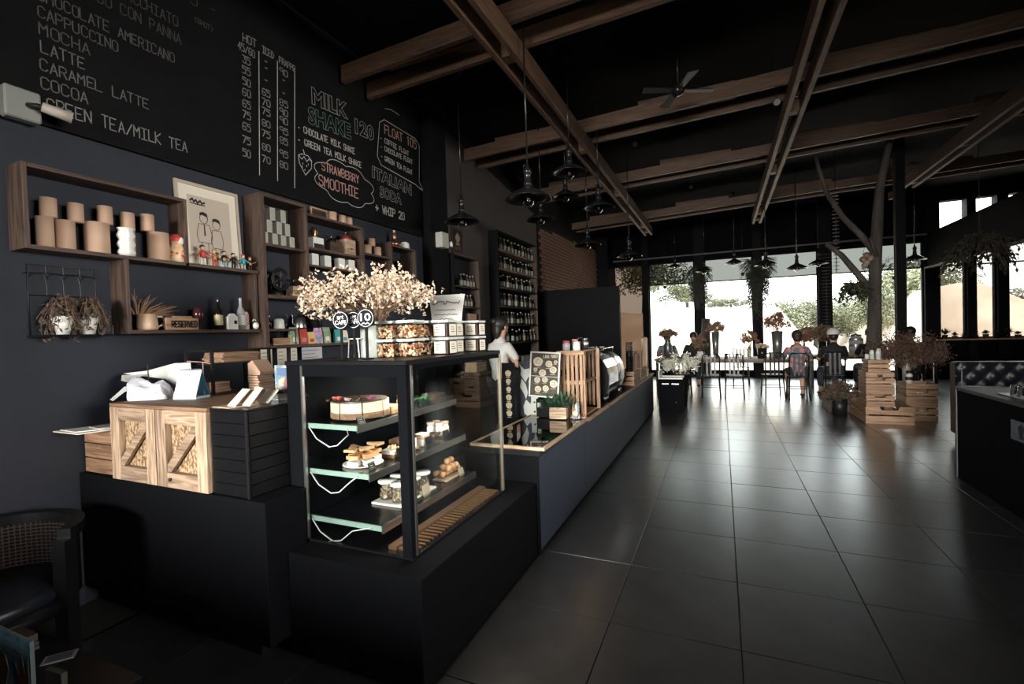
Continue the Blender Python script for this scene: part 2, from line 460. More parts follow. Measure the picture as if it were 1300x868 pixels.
# ---- roof
struct(G().prism([(-3.6, CZ(-3.6)), (8.3, CZ(8.3)), (8.3, CZ(8.3) + .15), (-3.6, CZ(-3.6) + .15)], -6.6, 15.3, 'y').build('ceiling', CEILB))

# ---- window wall: posts, header, kerb; each opening a window of its own
HEAD = 3.42
posts = [(-3.56, -3.36), (-2.17, -2.0), (-.70, -.45), (.83, 1.04), (2.39, 2.68), (4.62, 4.92), (5.43, 5.60), (5.98, 6.18), (6.75, 6.95), (7.6, 8.2)]
struct(G().box(-3.56, 4.62, YF - .1, YF + .15, HEAD, 4.9).box(4.62, 8.2, YF - .1, YF + .15, 3.45, 3.60).box(4.62, 8.2, YF - .1, YF + .15, 4.35, 4.95).box(-3.56, 4.75, YF - .06, YF + .15, 0, .16).build('wall_far', BLACKM))
struct(G().box(4.75, 8.2, YF - .06, YF + .15, 0, .95).build('wall_far_right', BLACKM))
struct(G().box(4.80, 8.0, YF - .22, YF + .05, .95, .985, .004).build('trim_1', CRATE['x']))
for a, b in posts:
    struct(G().box(a, b, YF - .12, YF + .16, 0, 4.6).build('pillar', BLACK))
struct(G().box(-3.3, 4.7, YF - .16, YF - .1, HEAD + .13, HEAD + .17).build('trim_2', GREYW))
n = 1
for (a, b), (c, d) in zip(posts, posts[1:]):
    z0 = .16 if b < 4.7 else .985
    top = HEAD if b < 4.7 else 3.45
    if b > 7.0: break
    w = thing('window_%d' % n, 'x', 'window'); del w['category']; del w['label']; struct(w)
    g = G(); e = .03
    g.box(b, b + e, YF - .03, YF + .05, z0, top).box(c - e, c, YF - .03, YF + .05, z0, top).box(b, c, YF - .03, YF + .05, z0, z0 + .04).box(b, c, YF - .03, YF + .05, top - .03, top)
    if n > 1: g.box(b, c, YF - .03, YF + .05, 2.755, 2.785)
    g.build('frame', BLACK, w)
    if n == 1:
        G().box(b + e, c - e, YF, YF + .006, z0 + .04, top - .03).build('pane', GBROWN, w, label='brown tinted window pane')
    else:
        G().box(b + e, c - e, YF, YF + .006, z0 + .04, 2.755).build('pane', GPANE if b < 4.5 else GSMOKE, w)
        G().box(b + e, c - e, YF, YF + .006, 2.785, top - .03).build('pane', GTINT if b < 4.7 else GSMOKE, w, label='upper window pane' + (' with grey film' if b < 4.7 else ''))
    n += 1
for k, (a, b) in enumerate(((4.92, 5.43), (5.60, 5.98), (6.18, 6.75))):
    w = struct(G().box(a, b, YF, YF + .006, 3.6, 4.35).build('window_%d' % (n + k), GPANE))
# dropped black fascia along the right side of the room
struct(G().prism([(4.66, 2.76), (4.74, 2.76), (4.74, 3.58), (4.66, 3.58)], 7.5, YF - .12, 'y').build('beam_fascia', BLACKM))
struct(G().box(4.62, 4.78, 7.5, YF - .12, 2.735, 2.765).build('trim_3', GREYW))
# free-standing black column beside the dead tree
struct(G().box(2.66, 2.79, 9.75, 9.88, 0, 4.6).build('column', BLACK))

# ---- timber roof beams, each a pair of planks with spacer blocks
def plank_pair(name, label, boxes, blocks, mt, slope=None):
    t = thing(name, label, 'beam'); del t['category']; struct(t)
    for bx in boxes:
        g = G()
        if slope is None: g.box(*bx, .004)
        else:
            x0, x1, y0, y1, z0, z1 = bx
            g.prism([(x0, z0 + slope * (x0 + 1.55)), (x1, z0 + slope * (x1 + 1.55)), (x1, z1 + slope * (x1 + 1.55)), (x0, z1 + slope * (x0 + 1.55))], y0, y1, 'y')
        g.build('plank', mt, t)
    for bx in blocks:
        G().box(*bx, .003).build('spacer_block', mt, t)
    return t
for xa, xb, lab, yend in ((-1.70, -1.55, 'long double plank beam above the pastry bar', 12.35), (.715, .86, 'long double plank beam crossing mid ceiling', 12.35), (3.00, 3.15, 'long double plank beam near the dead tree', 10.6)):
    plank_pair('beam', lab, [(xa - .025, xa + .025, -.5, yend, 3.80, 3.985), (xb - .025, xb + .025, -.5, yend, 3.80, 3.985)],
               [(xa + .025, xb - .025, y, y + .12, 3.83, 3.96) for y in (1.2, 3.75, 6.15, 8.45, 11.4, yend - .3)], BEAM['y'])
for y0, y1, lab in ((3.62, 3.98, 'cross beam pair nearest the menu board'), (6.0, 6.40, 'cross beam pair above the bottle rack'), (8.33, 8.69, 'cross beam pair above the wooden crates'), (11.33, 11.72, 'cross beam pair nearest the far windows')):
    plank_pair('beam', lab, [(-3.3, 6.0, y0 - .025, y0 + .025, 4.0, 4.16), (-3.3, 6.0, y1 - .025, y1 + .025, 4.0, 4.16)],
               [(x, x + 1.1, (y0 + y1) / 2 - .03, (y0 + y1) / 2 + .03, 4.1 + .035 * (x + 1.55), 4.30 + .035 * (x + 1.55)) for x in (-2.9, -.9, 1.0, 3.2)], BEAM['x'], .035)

# ---- outside: forecourt, sand bank, trees
struct(G().box(-60, 60, 15.2, 120, -.2, -.1).build('ground', mat('pale_forecourt', (.56, .50, .44), .9, col2=(.62, .56, .50), scale=.4)))
bank = G()
NX, NY = 60, 14
def bank_h(x, t):
    crest = 2.45 if x < 2.3 else max(.2, 2.45 - (x - 2.3) * 1.35)
    if x > 6.6: crest = min(2.9, .2 + (x - 6.6) * 2.2) - max(0, x - 9.2) * .4
    crest = max(crest, .15)
    return -.1 + crest * (t * t * (3 - 2 * t)) + .12 * math.sin(x * 1.7 + t * 5) * t
rows = []
for j in range(NY + 1):
    t = j / NY
    rows.append(bank.verts([(-14 + 34 * i / NX, 19.0 + 6.0 * t + .3 * math.sin(i * .9), bank_h(-14 + 34 * i / NX, t)) for i in range(NX + 1)]))
rows.append(bank.verts([(-14 + 34 * i / NX, 60, bank_h(-14 + 34 * i / NX, 1) - .3) for i in range(NX + 1)]))
for a, b in zip(rows, rows[1:]):
    for i in range(NX):
        bank.bm.faces.new([a[i], a[i + 1], b[i + 1], b[i]]).smooth = True
struct(bank.build('terrain_bank', mat('sand_bank', (.56, .47, .39), .95, col2=(.44, .35, .28), scale=.8, bump=.4, bscale=6)))
def tree_mesh(seed, n, spread, lf):
    r = random.Random(seed); g = G()
    cl = [(r.uniform(-1, 1), r.uniform(-1, 1), r.uniform(-.6, 1), r.uniform(.35, .62)) for _ in range(spread)]
    for _ in range(n):
        cx, cy, cz, cr = r.choice(cl)
        d = Vector((r.gauss(0, 1), r.gauss(0, 1), r.gauss(0, 1))).normalized()
        p = Vector((cx, cy, cz)) + d * cr * r.uniform(.75, 1.0)
        nn = (d + Vector((r.uniform(-.5, .5), r.uniform(-.5, .5), r.uniform(-.2, .8)))).normalized()
        t = nn.orthogonal().normalized(); t.rotate(Matrix.Rotation(r.uniform(0, 6.3), 3, nn))
        g.leaf(p, t, nn, lf * r.uniform(.7, 1.3), lf * .6)
    return g
crowns = []
def tree(x, y, z, w, h, k, label):
    t = thing('tree', label, 'tree', (x, y, z), R.uniform(0, 6), 'trees beyond the windows')
    if len(crowns) <= k:
        c = tree_mesh(40 + k, 6500, 30, .115).build('foliage', LEAFS, t, kind='stuff'); crowns.append(c)
    else:
        c = crowns[k].copy(); COL.objects.link(c); c.parent = t
    c.location = (0, 0, h * .62); c.scale = (w / 2.6, w / 2.6, h / 3.0)
    G().tube([(0, 0, -.3), (.05, 0, h * .3), (0, .05, h * .6)], [.14, .11, .07], 6).build('trunk', BARK, t)
tree(-3.9, 27, 2.2, 4.0, 4.2, 0, 'brownish tree seen through the brown tinted pane')
tree(-1.75, 29, 2.3, 3.0, 1.75, 1, 'broad tree on the bank behind the first moss pillar')
tree(.55, 30, 2.2, 1.9, .8, 0, 'rounded low tree on the bank crest right of the moss pillar')
tree(-.4, 32, 2.2, 1.3, 1.1, 1, 'thin tree just beside the first moss pillar')
tree(2.9, 33, -.1, 3.2, 2.9, 0, 'tree rising behind the slope of the bank')
tree(4.6, 30, -.1, 3.4, 2.6, 1, 'tree behind the floral shirt diner')
tree(6.2, 34, -.1, 3.4, 2.9, 0, 'tree beside the pillar of ribbed discs')
tree(6.9, 28, -.1, 2.8, 4.0, 1, 'tall tree seen past the dead trunk')
tree(8.9, 29, -.1, 3.2, 4.2, 0, 'tall tree right of the black free standing column')
tree(10.4, 33, 2.0, 3.4, 2.3, 1, 'tree above the tan bank at the sill windows')
tree(14.2, 35, .6, 4.0, 2.2, 0, 'lowest tree at the last sill window')
# ================================================================== MENU BOARD on the left wall
mb = thing('menu_board', 'wide black chalkboard menu with drink prices high on the wall', 'chalkboard', (-3.345, 0, 0))
G().box(-.033, 0, -.6, 4.93, 2.688, 4.34).build('board', CHALKB, mb)
PB = plane_yz(.0012)
def chalk(name, rows, mt=CHALK, th=.0075):
    for ri, (tx, u0, v0, u1, v1, h) in enumerate(rows):
        g = G(); write(g, PB, tx, u0, v0, u1, v1, h, th, .03); g.build(name, mt[min(ri, len(mt) - 1)] if isinstance(mt, list) else mt, mb)
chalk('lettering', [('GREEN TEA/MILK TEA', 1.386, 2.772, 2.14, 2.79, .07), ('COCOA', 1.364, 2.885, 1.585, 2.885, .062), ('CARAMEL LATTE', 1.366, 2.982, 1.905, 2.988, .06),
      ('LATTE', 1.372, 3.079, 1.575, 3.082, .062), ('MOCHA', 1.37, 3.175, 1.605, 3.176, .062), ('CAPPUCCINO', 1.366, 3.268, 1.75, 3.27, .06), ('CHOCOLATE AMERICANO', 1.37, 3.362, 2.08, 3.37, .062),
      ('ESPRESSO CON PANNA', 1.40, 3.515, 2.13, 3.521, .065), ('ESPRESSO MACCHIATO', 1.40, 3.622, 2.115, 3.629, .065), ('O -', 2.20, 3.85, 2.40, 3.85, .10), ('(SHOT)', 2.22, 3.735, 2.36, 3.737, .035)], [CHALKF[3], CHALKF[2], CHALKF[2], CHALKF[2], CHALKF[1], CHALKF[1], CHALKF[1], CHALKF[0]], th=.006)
hot = [3.72, 3.636, 3.552, 3.465, 3.38, 3.29, 3.205, 3.11, 3.008, 2.905]
ice = [3.717, 3.665, 3.564, 3.46, 3.38, 3.303, 3.207, 3.122, 3.012, 2.915]
frp = [3.712, 3.645, 3.534, 3.447, 3.373, 3.30, 3.212, 3.125, 3.017, 2.922]
rows = [('HOT', 2.595, 3.80, 2.72, 3.815, .06), ('ICED', 2.765, 3.80, 2.875, 3.805, .055), ('FRAPPE', 2.925, 3.80, 3.09, 3.80, .05)]
for v, tx in zip(hot, '45/60 35 55 50 60 65 75 65 75 50'.split()):
    w = .075 if len(tx) < 3 else .15
    c = 2.625 - (3.72 - v) * .045; rows.append((tx, c - w / 2, v, c + w / 2, v, .055))
for v, tx in zip(ice, '- - - 65 70 75 80 75 80 70'.split()):
    c = 2.80 - (3.72 - v) * .045; w = .085 if len(tx) > 1 else .05; rows.append((tx, c - w / 2, v, c + w / 2, v, .052))
for v, tx in zip(frp, '90 - - 85 90 90 95 85 95 80'.split()):
    c = 2.97 - (3.72 - v) * .045; w = .09 if len(tx) > 1 else .05; rows.append((tx, c - w / 2, v, c + w / 2, v, .052))
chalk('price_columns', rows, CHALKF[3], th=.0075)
g = G()
for a in ([(2.731, 3.791), (2.69, 2.798)], [(2.905, 3.804), (2.858, 2.798)], [(3.082, 3.835), (3.03, 2.784)]): poly(g, PB, a, .006)
g.build('column_lines', CHALK, mb)
outline('MILK', 'lettering_milk', PB, 3.26, 3.60, 3.72, .155, CHALK, mb, shear=.04)
outline('SHAKE', 'lettering_shake', PB, 3.21, 3.405, 3.75, .16, CHALKG, mb, shear=.045)
outline('120', 'lettering_price', PB, 3.81, 3.535, 4.10, .16, CHALK, mb, shear=.02)
chalk('milkshake_list', [('- CHOCOLATE MILK SHAKE', 3.09, 3.30, 3.80, 3.325, .055), ('- GREEN TEA MILK SHAKE', 3.085, 3.19, 3.89, 3.215, .055)], th=.007)
g = G()
def cloud(c, rx, ry, k, amp, n=60): return [(c[0] + rx * math.cos(t) * (1 + amp * abs(math.sin(k * t / 2))), c[1] + ry * math.sin(t) * (1 + amp * abs(math.sin(k * t / 2)))) for t in [2 * PI * i / n for i in range(n)]]
poly(g, PB, cloud((3.66, 2.985), .36, .175, 8, .18), .006, True)
bub = [(4.20, 3.80), (4.28, 3.86), (4.86, 3.86), (4.94, 3.80), (4.91, 3.36), (4.99, 3.26), (4.83, 3.30), (4.20, 3.34), (4.14, 3.42), (4.20, 3.80)]
poly(g, PB, bub, .007)
for y in (0,): poly(g, PB, [(4.30, 3.99), (4.40, 4.02), (4.55, 4.02)], .005)
g.build('chalk_bubbles', CHALK, mb)
chalk('lettering_strawberry', [('STRAWBERRY', 3.35, 3.035, 3.85, 3.045, .075), ('SMOOTHIE', 3.31, 2.885, 3.84, 2.89, .095)], CHALKR, .010)
g = G(); sb = [(3.155, 2.93), (3.09, 3.02), (3.085, 3.085), (3.13, 3.11), (3.19, 3.11), (3.23, 3.08), (3.225, 3.01)]
poly(g, PB, sb, .006, True); poly(g, PB, [(3.085, 3.085), (3.12, 3.06), (3.145, 3.09), (3.175, 3.055), (3.20, 3.085), (3.23, 3.07)], .006); poly(g, PB, [(3.155, 3.11), (3.14, 3.15)], .006)
for u, v in ((3.13, 3.03), (3.17, 3.02), (3.15, 2.98), (3.19, 3.04), (3.12, 3.0)): poly(g, PB, [(u, v), (u, v - .012)], .006)
g.build('chalk_strawberry', CHALK, mb)
chalk('float_list', [('FLOAT 105', 4.28, 3.715, 4.89, 3.74, .095)], CHALKR, .011)
chalk('float_items', [('- COFFEE FLOAT', 4.20, 3.607, 4.72, 3.607, .05), ('- CHOCOLATE FLOAT', 4.20, 3.515, 4.79, 3.53, .05), ('- GREEN TEA FLOAT', 4.20, 3.41, 4.78, 3.40, .05)], th=.007)
outline('ITALIAN', 'lettering_italian', PB, 4.05, 3.165, 4.74, .125, CHALK, mb, shear=-.02)
outline('SODA', 'lettering_soda', PB, 4.16, 2.985, 4.54, .125, CHALK, mb)
chalk('lettering_whip', [('+ WHIP 20', 4.08, 2.815, 4.60, 2.825, .08)], th=.014)

# security light fixed to the board's edge
t = thing('security_light', 'pale grey box light with a short spot barrel below the menu board', 'lamp', (-3.335, 1.19, 2.66))
G().box(0, .06, 0, .145, 0, .16, .008).build('housing', mat('aged_plastic', (.22, .23, .22), .5), t)
G().tube([(.06, .09, .08), (.10, .11, .075), (.12, .13, .07)], .014, 8).build('bracket', IRON, t)
M0 = G(); M0.tube([(.11, .125, .075), (.15, .235, .05)], [.024, .03], 12); M0.build('barrel', mat('beige_plastic', (.42, .38, .33), .5), t)

# ================================================================== WALL SHELVES
def board_box(t, name, x0, x1, y0, y1, z0, z1, ax):
    return G().box(x0, x1, y0, y1, z0, z1, .0015).build(name, WAL[ax], t)
XS, T = -3.215, .022
s1 = thing('wall_shelf', 'open walnut box shelf holding two rows of kraft cups', 'shelf', (WX, 1.217, 1.985))
D = XS - WX
board_box(s1, 'side_panel', 0, D, 0, T, 0, .44, 'z'); board_box(s1, 'side_panel', 0, D, .79, .79 + T, 0, .44, 'z')
board_box(s1, 'shelf_board', 0, D, T, .79, .418, .44, 'y'); board_box(s1, 'shelf_board', 0, D, T, 1.325, 0, .022, 'y')
s2 = thing('wall_shelf', 'open walnut box shelf with the RESERVED block and a bottle', 'shelf', (WX, 1.655, 1.542))
board_box(s2, 'side_panel', 0, D, 0, .022, 0, .443, 'z'); board_box(s2, 'side_panel', 0, D - .02, .865, .887, .022, .443, 'z'); board_box(s2, 'shelf_board', 0, D, .022, .887, 0, .022, 'y')
XB = -3.18; DB = XB - WX
s3 = thing('wall_shelf', 'tall walnut shelf with stacked tins above a dark wheel grinder', 'shelf', (WX, 2.553, 1.415))
for nm, a in (('side_panel', (0, DB, 0, .035, 0, 1.19)), ('side_panel', (0, DB, .42, .45, .40, 1.19)), ('shelf_board', (0, DB, .035, .42, 1.165, 1.19)), ('shelf_board', (0, DB, .035, .42, .79, .812)),
              ('shelf_board', (0, DB, .035, 1.12, .388, .418)), ('shelf_board', (0, DB, .035, .29, .132, .15)), ('shelf_board', (0, DB, .035, 1.12, 0, .022))):
    board_box(s3, nm, *a, 'z' if nm[0:4] == 'side' else 'y')
board_box(s3, 'divider', 0, DB - .01, .28, .295, .022, .132, 'z')
s4 = thing('wall_shelf', 'walnut shelf with coffee grinders above white labelled tins', 'shelf', (WX, 3.005, 1.833))
for nm, a in (('shelf_board', (0, DB, 0, .655, .69, .712)), ('side_panel', (0, DB, .655, .69, 0, .712)), ('shelf_board', (0, DB, 0, .655, .41, .43)), ('shelf_board', (0, DB, 0, .655, .262, .28))):
    board_box(s4, nm, *a, 'z' if nm[0:4] == 'side' else 'y')
s5 = thing('wall_shelf', 'stepped walnut shelf nearest the black pier, partly behind dried flowers', 'shelf', (WX, 3.70, 1.833))
for nm, a in (('shelf_board', (0, DB, 0, .40, .455, .475)), ('side_panel', (0, DB, .40, .43, 0, .645)), ('shelf_board', (0, DB, .43, .83, .60, .62)), ('side_panel', (0, DB, .83, .86, 0, .62)), ('shelf_board', (0, DB, .43, .83, .30, .32)), ('shelf_board', (0, DB, 0, .83, 0, .022))):
    board_box(s5, nm, *a, 'z' if nm[0:4] == 'side' else 'y')

# ---- kraft cups
def cup(x, y, z, r, h, label, group, mt=KRAFT):
    o = G().lathe([(0, 0), (r * .95, 0), (r, .004), (r, h), (r * .94, h), (r * .93, .01), (0, .01)], seg=20).build('kraft_cup', mt, loc=(x, y, z))
    return tag(o, label, 'cup', group)
zs = 2.007
lo = [(1.327, .038, .165), (1.414, .043, .162), (1.558, .060, .178), (1.722, .040, .165), (1.885, .060, .178)]
for i, (y, r, h) in enumerate(lo):
    cup(-3.29 - (.02 if i == 3 else 0), y, zs, r, h, ['narrow kraft cup at the outer end of the lower row', 'kraft cup second along the lower row on the top shelf', 'wide kraft cup beside the wavy white vase', 'kraft cup half hidden behind the wavy white vase', 'wide kraft cup beside the red nesting doll'][i], 'kraft cups in the lower row')
for i, (y, b) in enumerate(((1.345, 0), (1.463, 1), (1.602, 2), (1.717, 3), (1.826, 4))):
    cup(-3.29, y, zs + lo[b][2] + .0005, .037, .104, 'kraft cup standing %s in the upper row of the top shelf' % ORD[i], 'kraft cups in the upper row')
g = G(); g.lathe([(0, 0), (.036, 0), (.047, .02), (.036, .045), (.047, .07), (.035, .097), (.047, .122), (.036, .15), (.046, .165), (.04, .165), (.03, .15), (0, .03)], seg=18)
tag(g.build('wavy_vase', CERAM, loc=(-3.245, 1.682, zs)), 'white ceramic vase with stacked wavy ribs among the kraft cups', 'vase')
t = thing('nesting_doll', 'painted nesting doll with red scarf beside the kraft cups', 'doll', (-3.28, 1.995, zs))
G().lathe([(0, 0), (.044, 0), (.053, .03), (.053, .075), (.042, .11), (.036, .12), (.042, .145), (.036, .168), (.02, .18), (0, .183)], seg=18).build('body', mat('painted_doll', (.62, .33, .16), .4, col2=(.70, .58, .40), scale=30), t)
G().lathe([(.0445, .136), (.0465, .15), (.040, .172), (.022, .186), (0, .189)], (0, -.004, 0), 18).build('scarf', RED, t)
g = G(); g.ball((.038, .004, .142), (.012, .022, .024), 10, 6); g.build('face', CREAM, t)
g = G()
for k in range(16):
    a = R.uniform(-1.9, 1.0); z = R.uniform(.03, .11); g.ball((.0525 * math.cos(a), .0525 * math.sin(a), z), .008, 6, 4)
g.build('painted_flowers', mat('doll_flower', (.60, .10, .10), .5, col2=(.12, .10, .08), scale=40, mixlo=.48, mixhi=.52), t)

# ---- framed drawing
t = thing('framed_picture', 'framed line drawing of a couple on beige paper behind toy figures', 'picture', (-3.340, 2.04, 2.008), rot=(0, math.radians(-3), 0))
G().box(0, .02, 0, .455, 0, .018).box(0, .02, 0, .455, .565, .585).box(0, .02, 0, .018, .018, .565).box(0, .02, .437, .455, .018, .565).build('frame', mat('pale_wood_frame', (.42, .36, .30), .5), t)
G().box(.002, .008, .018, .437, .018, .565).build('mount', CREAM, t)
G().box(.008, .010, .08, .385, .10, .50).build('paper', mat('beige_paper', (.50, .44, .37), .8), t)
P = plane_yz(.0108); g = G()
def circ(c, r, n=14, sy=1): return [(c[0] + r * math.cos(2 * PI * k / n), c[1] + sy * r * math.sin(2 * PI * k / n)) for k in range(n)]
for cx, cz, wd, lg in ((.185, .345, .055, .07), (.275, .315, .045, .05)):
    poly(g, P, circ((cx, cz), .028, 14, 1.2), .004, True)
    poly(g, P, [(cx - wd * .7, cz - .04), (cx - wd, cz - .12), (cx - wd * .8, cz - .17), (cx + wd * .8, cz - .17), (cx + wd, cz - .12), (cx + wd * .7, cz - .04)], .004, True)
    for s in (-1, 1): poly(g, P, [(cx + s * wd * .4, cz - .17), (cx + s * wd * .4, cz - .17 - lg), (cx + s * wd * .4 + .02, cz - .17 - lg)], .004)
g.build('drawn_lines', INK, t)
g = G(); g.M = P
g.face([(.183, .305, 0), (.190, .305, 0), (.193, .23, 0), (.187, .22, 0), (.181, .23, 0)])
for cx, cz in ((.185, .365), (.275, .335)):
    g.face([(x, z, .0002) for x, z in [(cx - .03, cz), (cx - .025, cz + .022), (cx, cz + .03), (cx + .026, cz + .02), (cx + .032, cz - .02), (cx + .018, cz - .002), (cx - .01, cz + .006)]])
g.M = Matrix(); g.build('drawn_hair', INK, t)
g = G(); poly(g, P, [(.10, .46), (.115, .475), (.125, .455), (.14, .47), (.15, .45), (.17, .47), (.18, .452), (.2, .462)], .012); poly(g, P, [(.10, .445), (.15, .44), (.20, .442)], .008); g.build('signature', INK, t)
G().box(.0205, .0215, .018, .437, .018, .565).build('pane', glass('picture_glass', (1, 1, 1), .5), t)

# ---- toy musicians
FIG = [('red shirt', RED, CREAM, HAIR, False), ('orange hair and red trousers', mat('toy_orange', (.45, .20, .08), .5), RED, mat('toy_hair_orange', (.45, .22, .08), .6), False), ('guitar and dark jacket', INK, BLUE, HAIR, True),
       ('black suit and drum beads', INK, INK, HAIR, False), ('teal shirt and pale trousers', mat('toy_teal', (.06, .33, .38), .5), mat('toy_grey', (.40, .40, .34), .5), RED, False), ('red cap and outstretched arm', INK, INK, RED, True)]
TSK = mat('toy_skin', (.55, .34, .24), .5); TW = mat('toy_guitar', (.42, .20, .09), .4)
for i, (d, sh, tr, hr, gt) in enumerate(FIG):
    y = [2.137, 2.218, 2.290, 2.360, 2.438, 2.492][i]; k = [1.15, 1, 1, .95, .95, .85][i]
    t = thing('toy_figure', 'tiny toy figure with %s' % d, 'toy figure', (-3.24, y, zs), group='toy figures lined up below the drawing')
    t.scale = (k, k, k)
    G().tube([(0, -.011, 0), (0, -.010, .045)], .007, 6).tube([(0, .011, 0), (0, .010, .045)], .007, 6).build('legs', tr, t)
    G().tube([(0, 0, .042), (0, 0, .065), (0, 0, .088)], [.014, .016, .010], 8).tube([(0, -.012, .082), (.008, -.03, .062), (.012, -.04, .05)], .005, 5).tube([(0, .012, .082), (.010, .028, .064), (.016, .036 if not gt else .05, .06 if not gt else .08)], .005, 5).build('torso', sh, t)
    G().ball((0, 0, .103), (.013, .013, .016), 8, 6).build('head', TSK, t)
    G().ball((-.003, 0, .109), (.0155, .0155, .013), 8, 5).build('hair', hr, t)
    if gt: G().ball((.018, -.008, .055), (.005, .016, .014), 8, 5).tube([(.018, .005, .06), (.018, .045, .075)], .003, 4).build('guitar', TW, t)

# ---- wire plant shelf with the drooping dried plants
t = thing('wire_plant_rack', 'black wire wall rack with arched back and a bottom ledge', 'plant rack', (WX, 1.28, 1.54))
g = G()
g.tube([(.006, 0, 0), (.006, 0, .385), (.006, .30, .385), (.006, .30, 0), (.006, 0, 0)], .0045, 6); g.tube([(.006, 0, .22), (.006, .30, .22)], .003, 5)
for k in range(4):
    y0 = .075 * k
    g.tube([(.006, y0 + .0375 + .0375 * math.cos(a), .29 + .05 * math.sin(a)) for a in [PI * j / 8 for j in range(9)]], .003, 5); g.tube([(.006, y0, .22), (.006, y0, .29)], .003, 5)
    if k: g.tube([(.006, y0, .34), (.006, y0, .385)], .003, 5)
g.tube([(.006, -.02, .335), (.006, .075, .345), (.006, .15, .34), (.006, .225, .345), (.006, .31, .335)], .003, 5)
g.build('back_frame', IRON, t)
G().box(.0, .15, -.01, .31, -.008, .004).build('ledge', BLACK, t)
g = G(); g.tube([(.145, -.008, .004), (.145, -.008, .05), (.006, -.008, .05)], .003, 5); g.tube([(.145, .308, .004), (.145, .308, .05), (.006, .308, .05)], .003, 5); g.build('rail', IRON, t)
def droopy(t, n, rad, rise, fall, mt, seed, lr=.03, z0=.1):
    r = random.Random(seed); g = G(); s = G()
    for _ in range(n):
        a = r.uniform(0, 2 * PI); rr = rad * r.uniform(.4, 1); h = rise * r.uniform(.4, 1); f = fall * r.uniform(.4, 1)
        pts = [(rr * u * math.cos(a), rr * u * math.sin(a), z0 + h * math.sin(min(u * 1.5, 1) * PI / 2) - f * max(0, u - .45) ** 1.3 * 1.6) for u in (0, .25, .5, .75, 1)]
        s.tube(pts, .0016, 4)
        for p in pts[1:] * 2:
            d = Vector((r.uniform(-1, 1), r.uniform(-1, 1), -r.uniform(.2, 1.2)))
            g.leaf(Vector(p) + Vector((r.uniform(-.012, .012), r.uniform(-.012, .012), r.uniform(-.02, .01))), d, (r.uniform(-1, 1), r.uniform(-1, 1), .5), lr * r.uniform(.7, 1.4), lr * .4)
    s.build('stems', STEMM, t, kind='stuff'); g.build('leaves', mt, t, kind='stuff')
DUN = mat('dried_dun_leaf', (.065, .046, .036), .9, col2=(.13, .095, .075), scale=20)
for k, (y, hh, lab) in enumerate(((1.385, .10, 'white bowl of drooping dried plant nearer the rack corner'), (1.50, .09, 'white pot of drooping dried plant nearer the walnut shelf'))):
    t = thing('potted_dry_plant', lab, 'potted plant', (-3.295, y, 1.5445))
    G().lathe([(0, 0), (.028, 0), (.05, .10), (.045, .10), (.026, .01), (0, .01)], seg=14).build('pot', CERAM, t)
    droopy(t, 55, .105, .13, .24, DUN, 11 + k)

# ---- second shelf: mug, reeds, RESERVED block, bottles
zl = 1.5645
t = thing('mug', 'pale clay mug with a round handle on the walnut shelf', 'mug', (-3.27, 1.79, zl))
G().lathe([(0, 0), (.05, 0), (.058, .012), (.050, .10), (.046, .10), (.052, .015), (0, .012)], seg=20).build('body', TEAC, t)
G().tube([(.0, .047 + .004, .085), (0, .085, .085), (0, .098, .06), (0, .085, .03), (0, .055, .02)], .006, 8).build('handle', CERAM, t)
t = thing('reed_bundle', 'fan of dried reeds lying behind the clay mug', 'dried plant', (-3.335, 1.775, zl))
g = G()
for k in range(46):
    a = R.uniform(.35, 2.0) if k < 28 else R.uniform(.0, .45); L = R.uniform(.15, .25)
    g.tube([(R.uniform(-.006, .006), 0, .06), (R.uniform(-.01, .03), L * .55 * math.cos(a), .085 + L * .45 * math.sin(a)), (R.uniform(-.01, .05), L * math.cos(a), .085 + L * .72 * math.sin(a))], [.003, .003, .001], 4)
g.build('reeds', mat('dry_reed', (.36, .22, .14), .8), t)
G().lathe([(0, 0), (.03, 0), (.034, .05), (.030, .07), (.026, .05), (0, .01)], seg=12).build('holder', IRON, t)
t = thing('reserved_sign', 'wooden block sign reading RESERVED on the walnut shelf', 'sign', (-3.25, 1.87, zl))
G().box(0, .03, 0, .205, 0, .078, .002).build('block', CRATE['y'], t)
g = G(); write(g, plane_yz(.0307), 'RESERVED', .035, .018, .20, .018, .036, .008); g.build('lettering', INK, t)
G().box(-.05, .02, .05, .17, .0785, .09).build('back_stack', CRATE['y'], t)
def bottle(x, y, z, h, r, mt, label, name='bottle', lab=None, cap=None, group=None):
    t = thing(name, label, 'bottle', (x, y, z), group=group)
    G().lathe([(0, 0), (r, 0), (r, h * .52), (r * .85, h * .6), (r * .38, h * .74), (r * .36, h * .95), (r * .42, h), (0, h)], seg=14).build('glass', mt, t)
    if lab: G().lathe([(r * 1.015, h * .14), (r * 1.015, h * .45)], seg=14).build('label', lab, t)
    if cap: G().lathe([(0, h * .93), (r * .46, h * .93), (r * .46, h * 1.01), (0, h * 1.01)], seg=10).build('cap', cap, t)
    return t
bottle(-3.275, 2.252, zl, .228, .028, BOTTLE, 'dark bottle with a pale yellow label on the walnut shelf', lab=mat('cream_label', (.66, .58, .36), .5), cap=INK)
bottle(-3.275, 2.425, zl, .235, .028, glass('clear_bottle', (.75, .75, .75), 1.0, frost=(.45, (.6, .6, .6))), 'clear glass bottle with white label at the shelf end', lab=WHITE)
t = thing('glass_goblet', 'dark red glass goblet between RESERVED block and bottle', 'glass', (-3.29, 2.12, zl))
G().lathe([(0, 0), (.03, 0), (.03, .004), (.006, .01), (.006, .05), (.03, .07), (.034, .11), (.026, .15), (.022, .15), (.030, .11), (.02, .075), (0, .06)], seg=14).build('bowl', mat('plum_glass', (.10, .03, .035), .08, spec=.9), t)
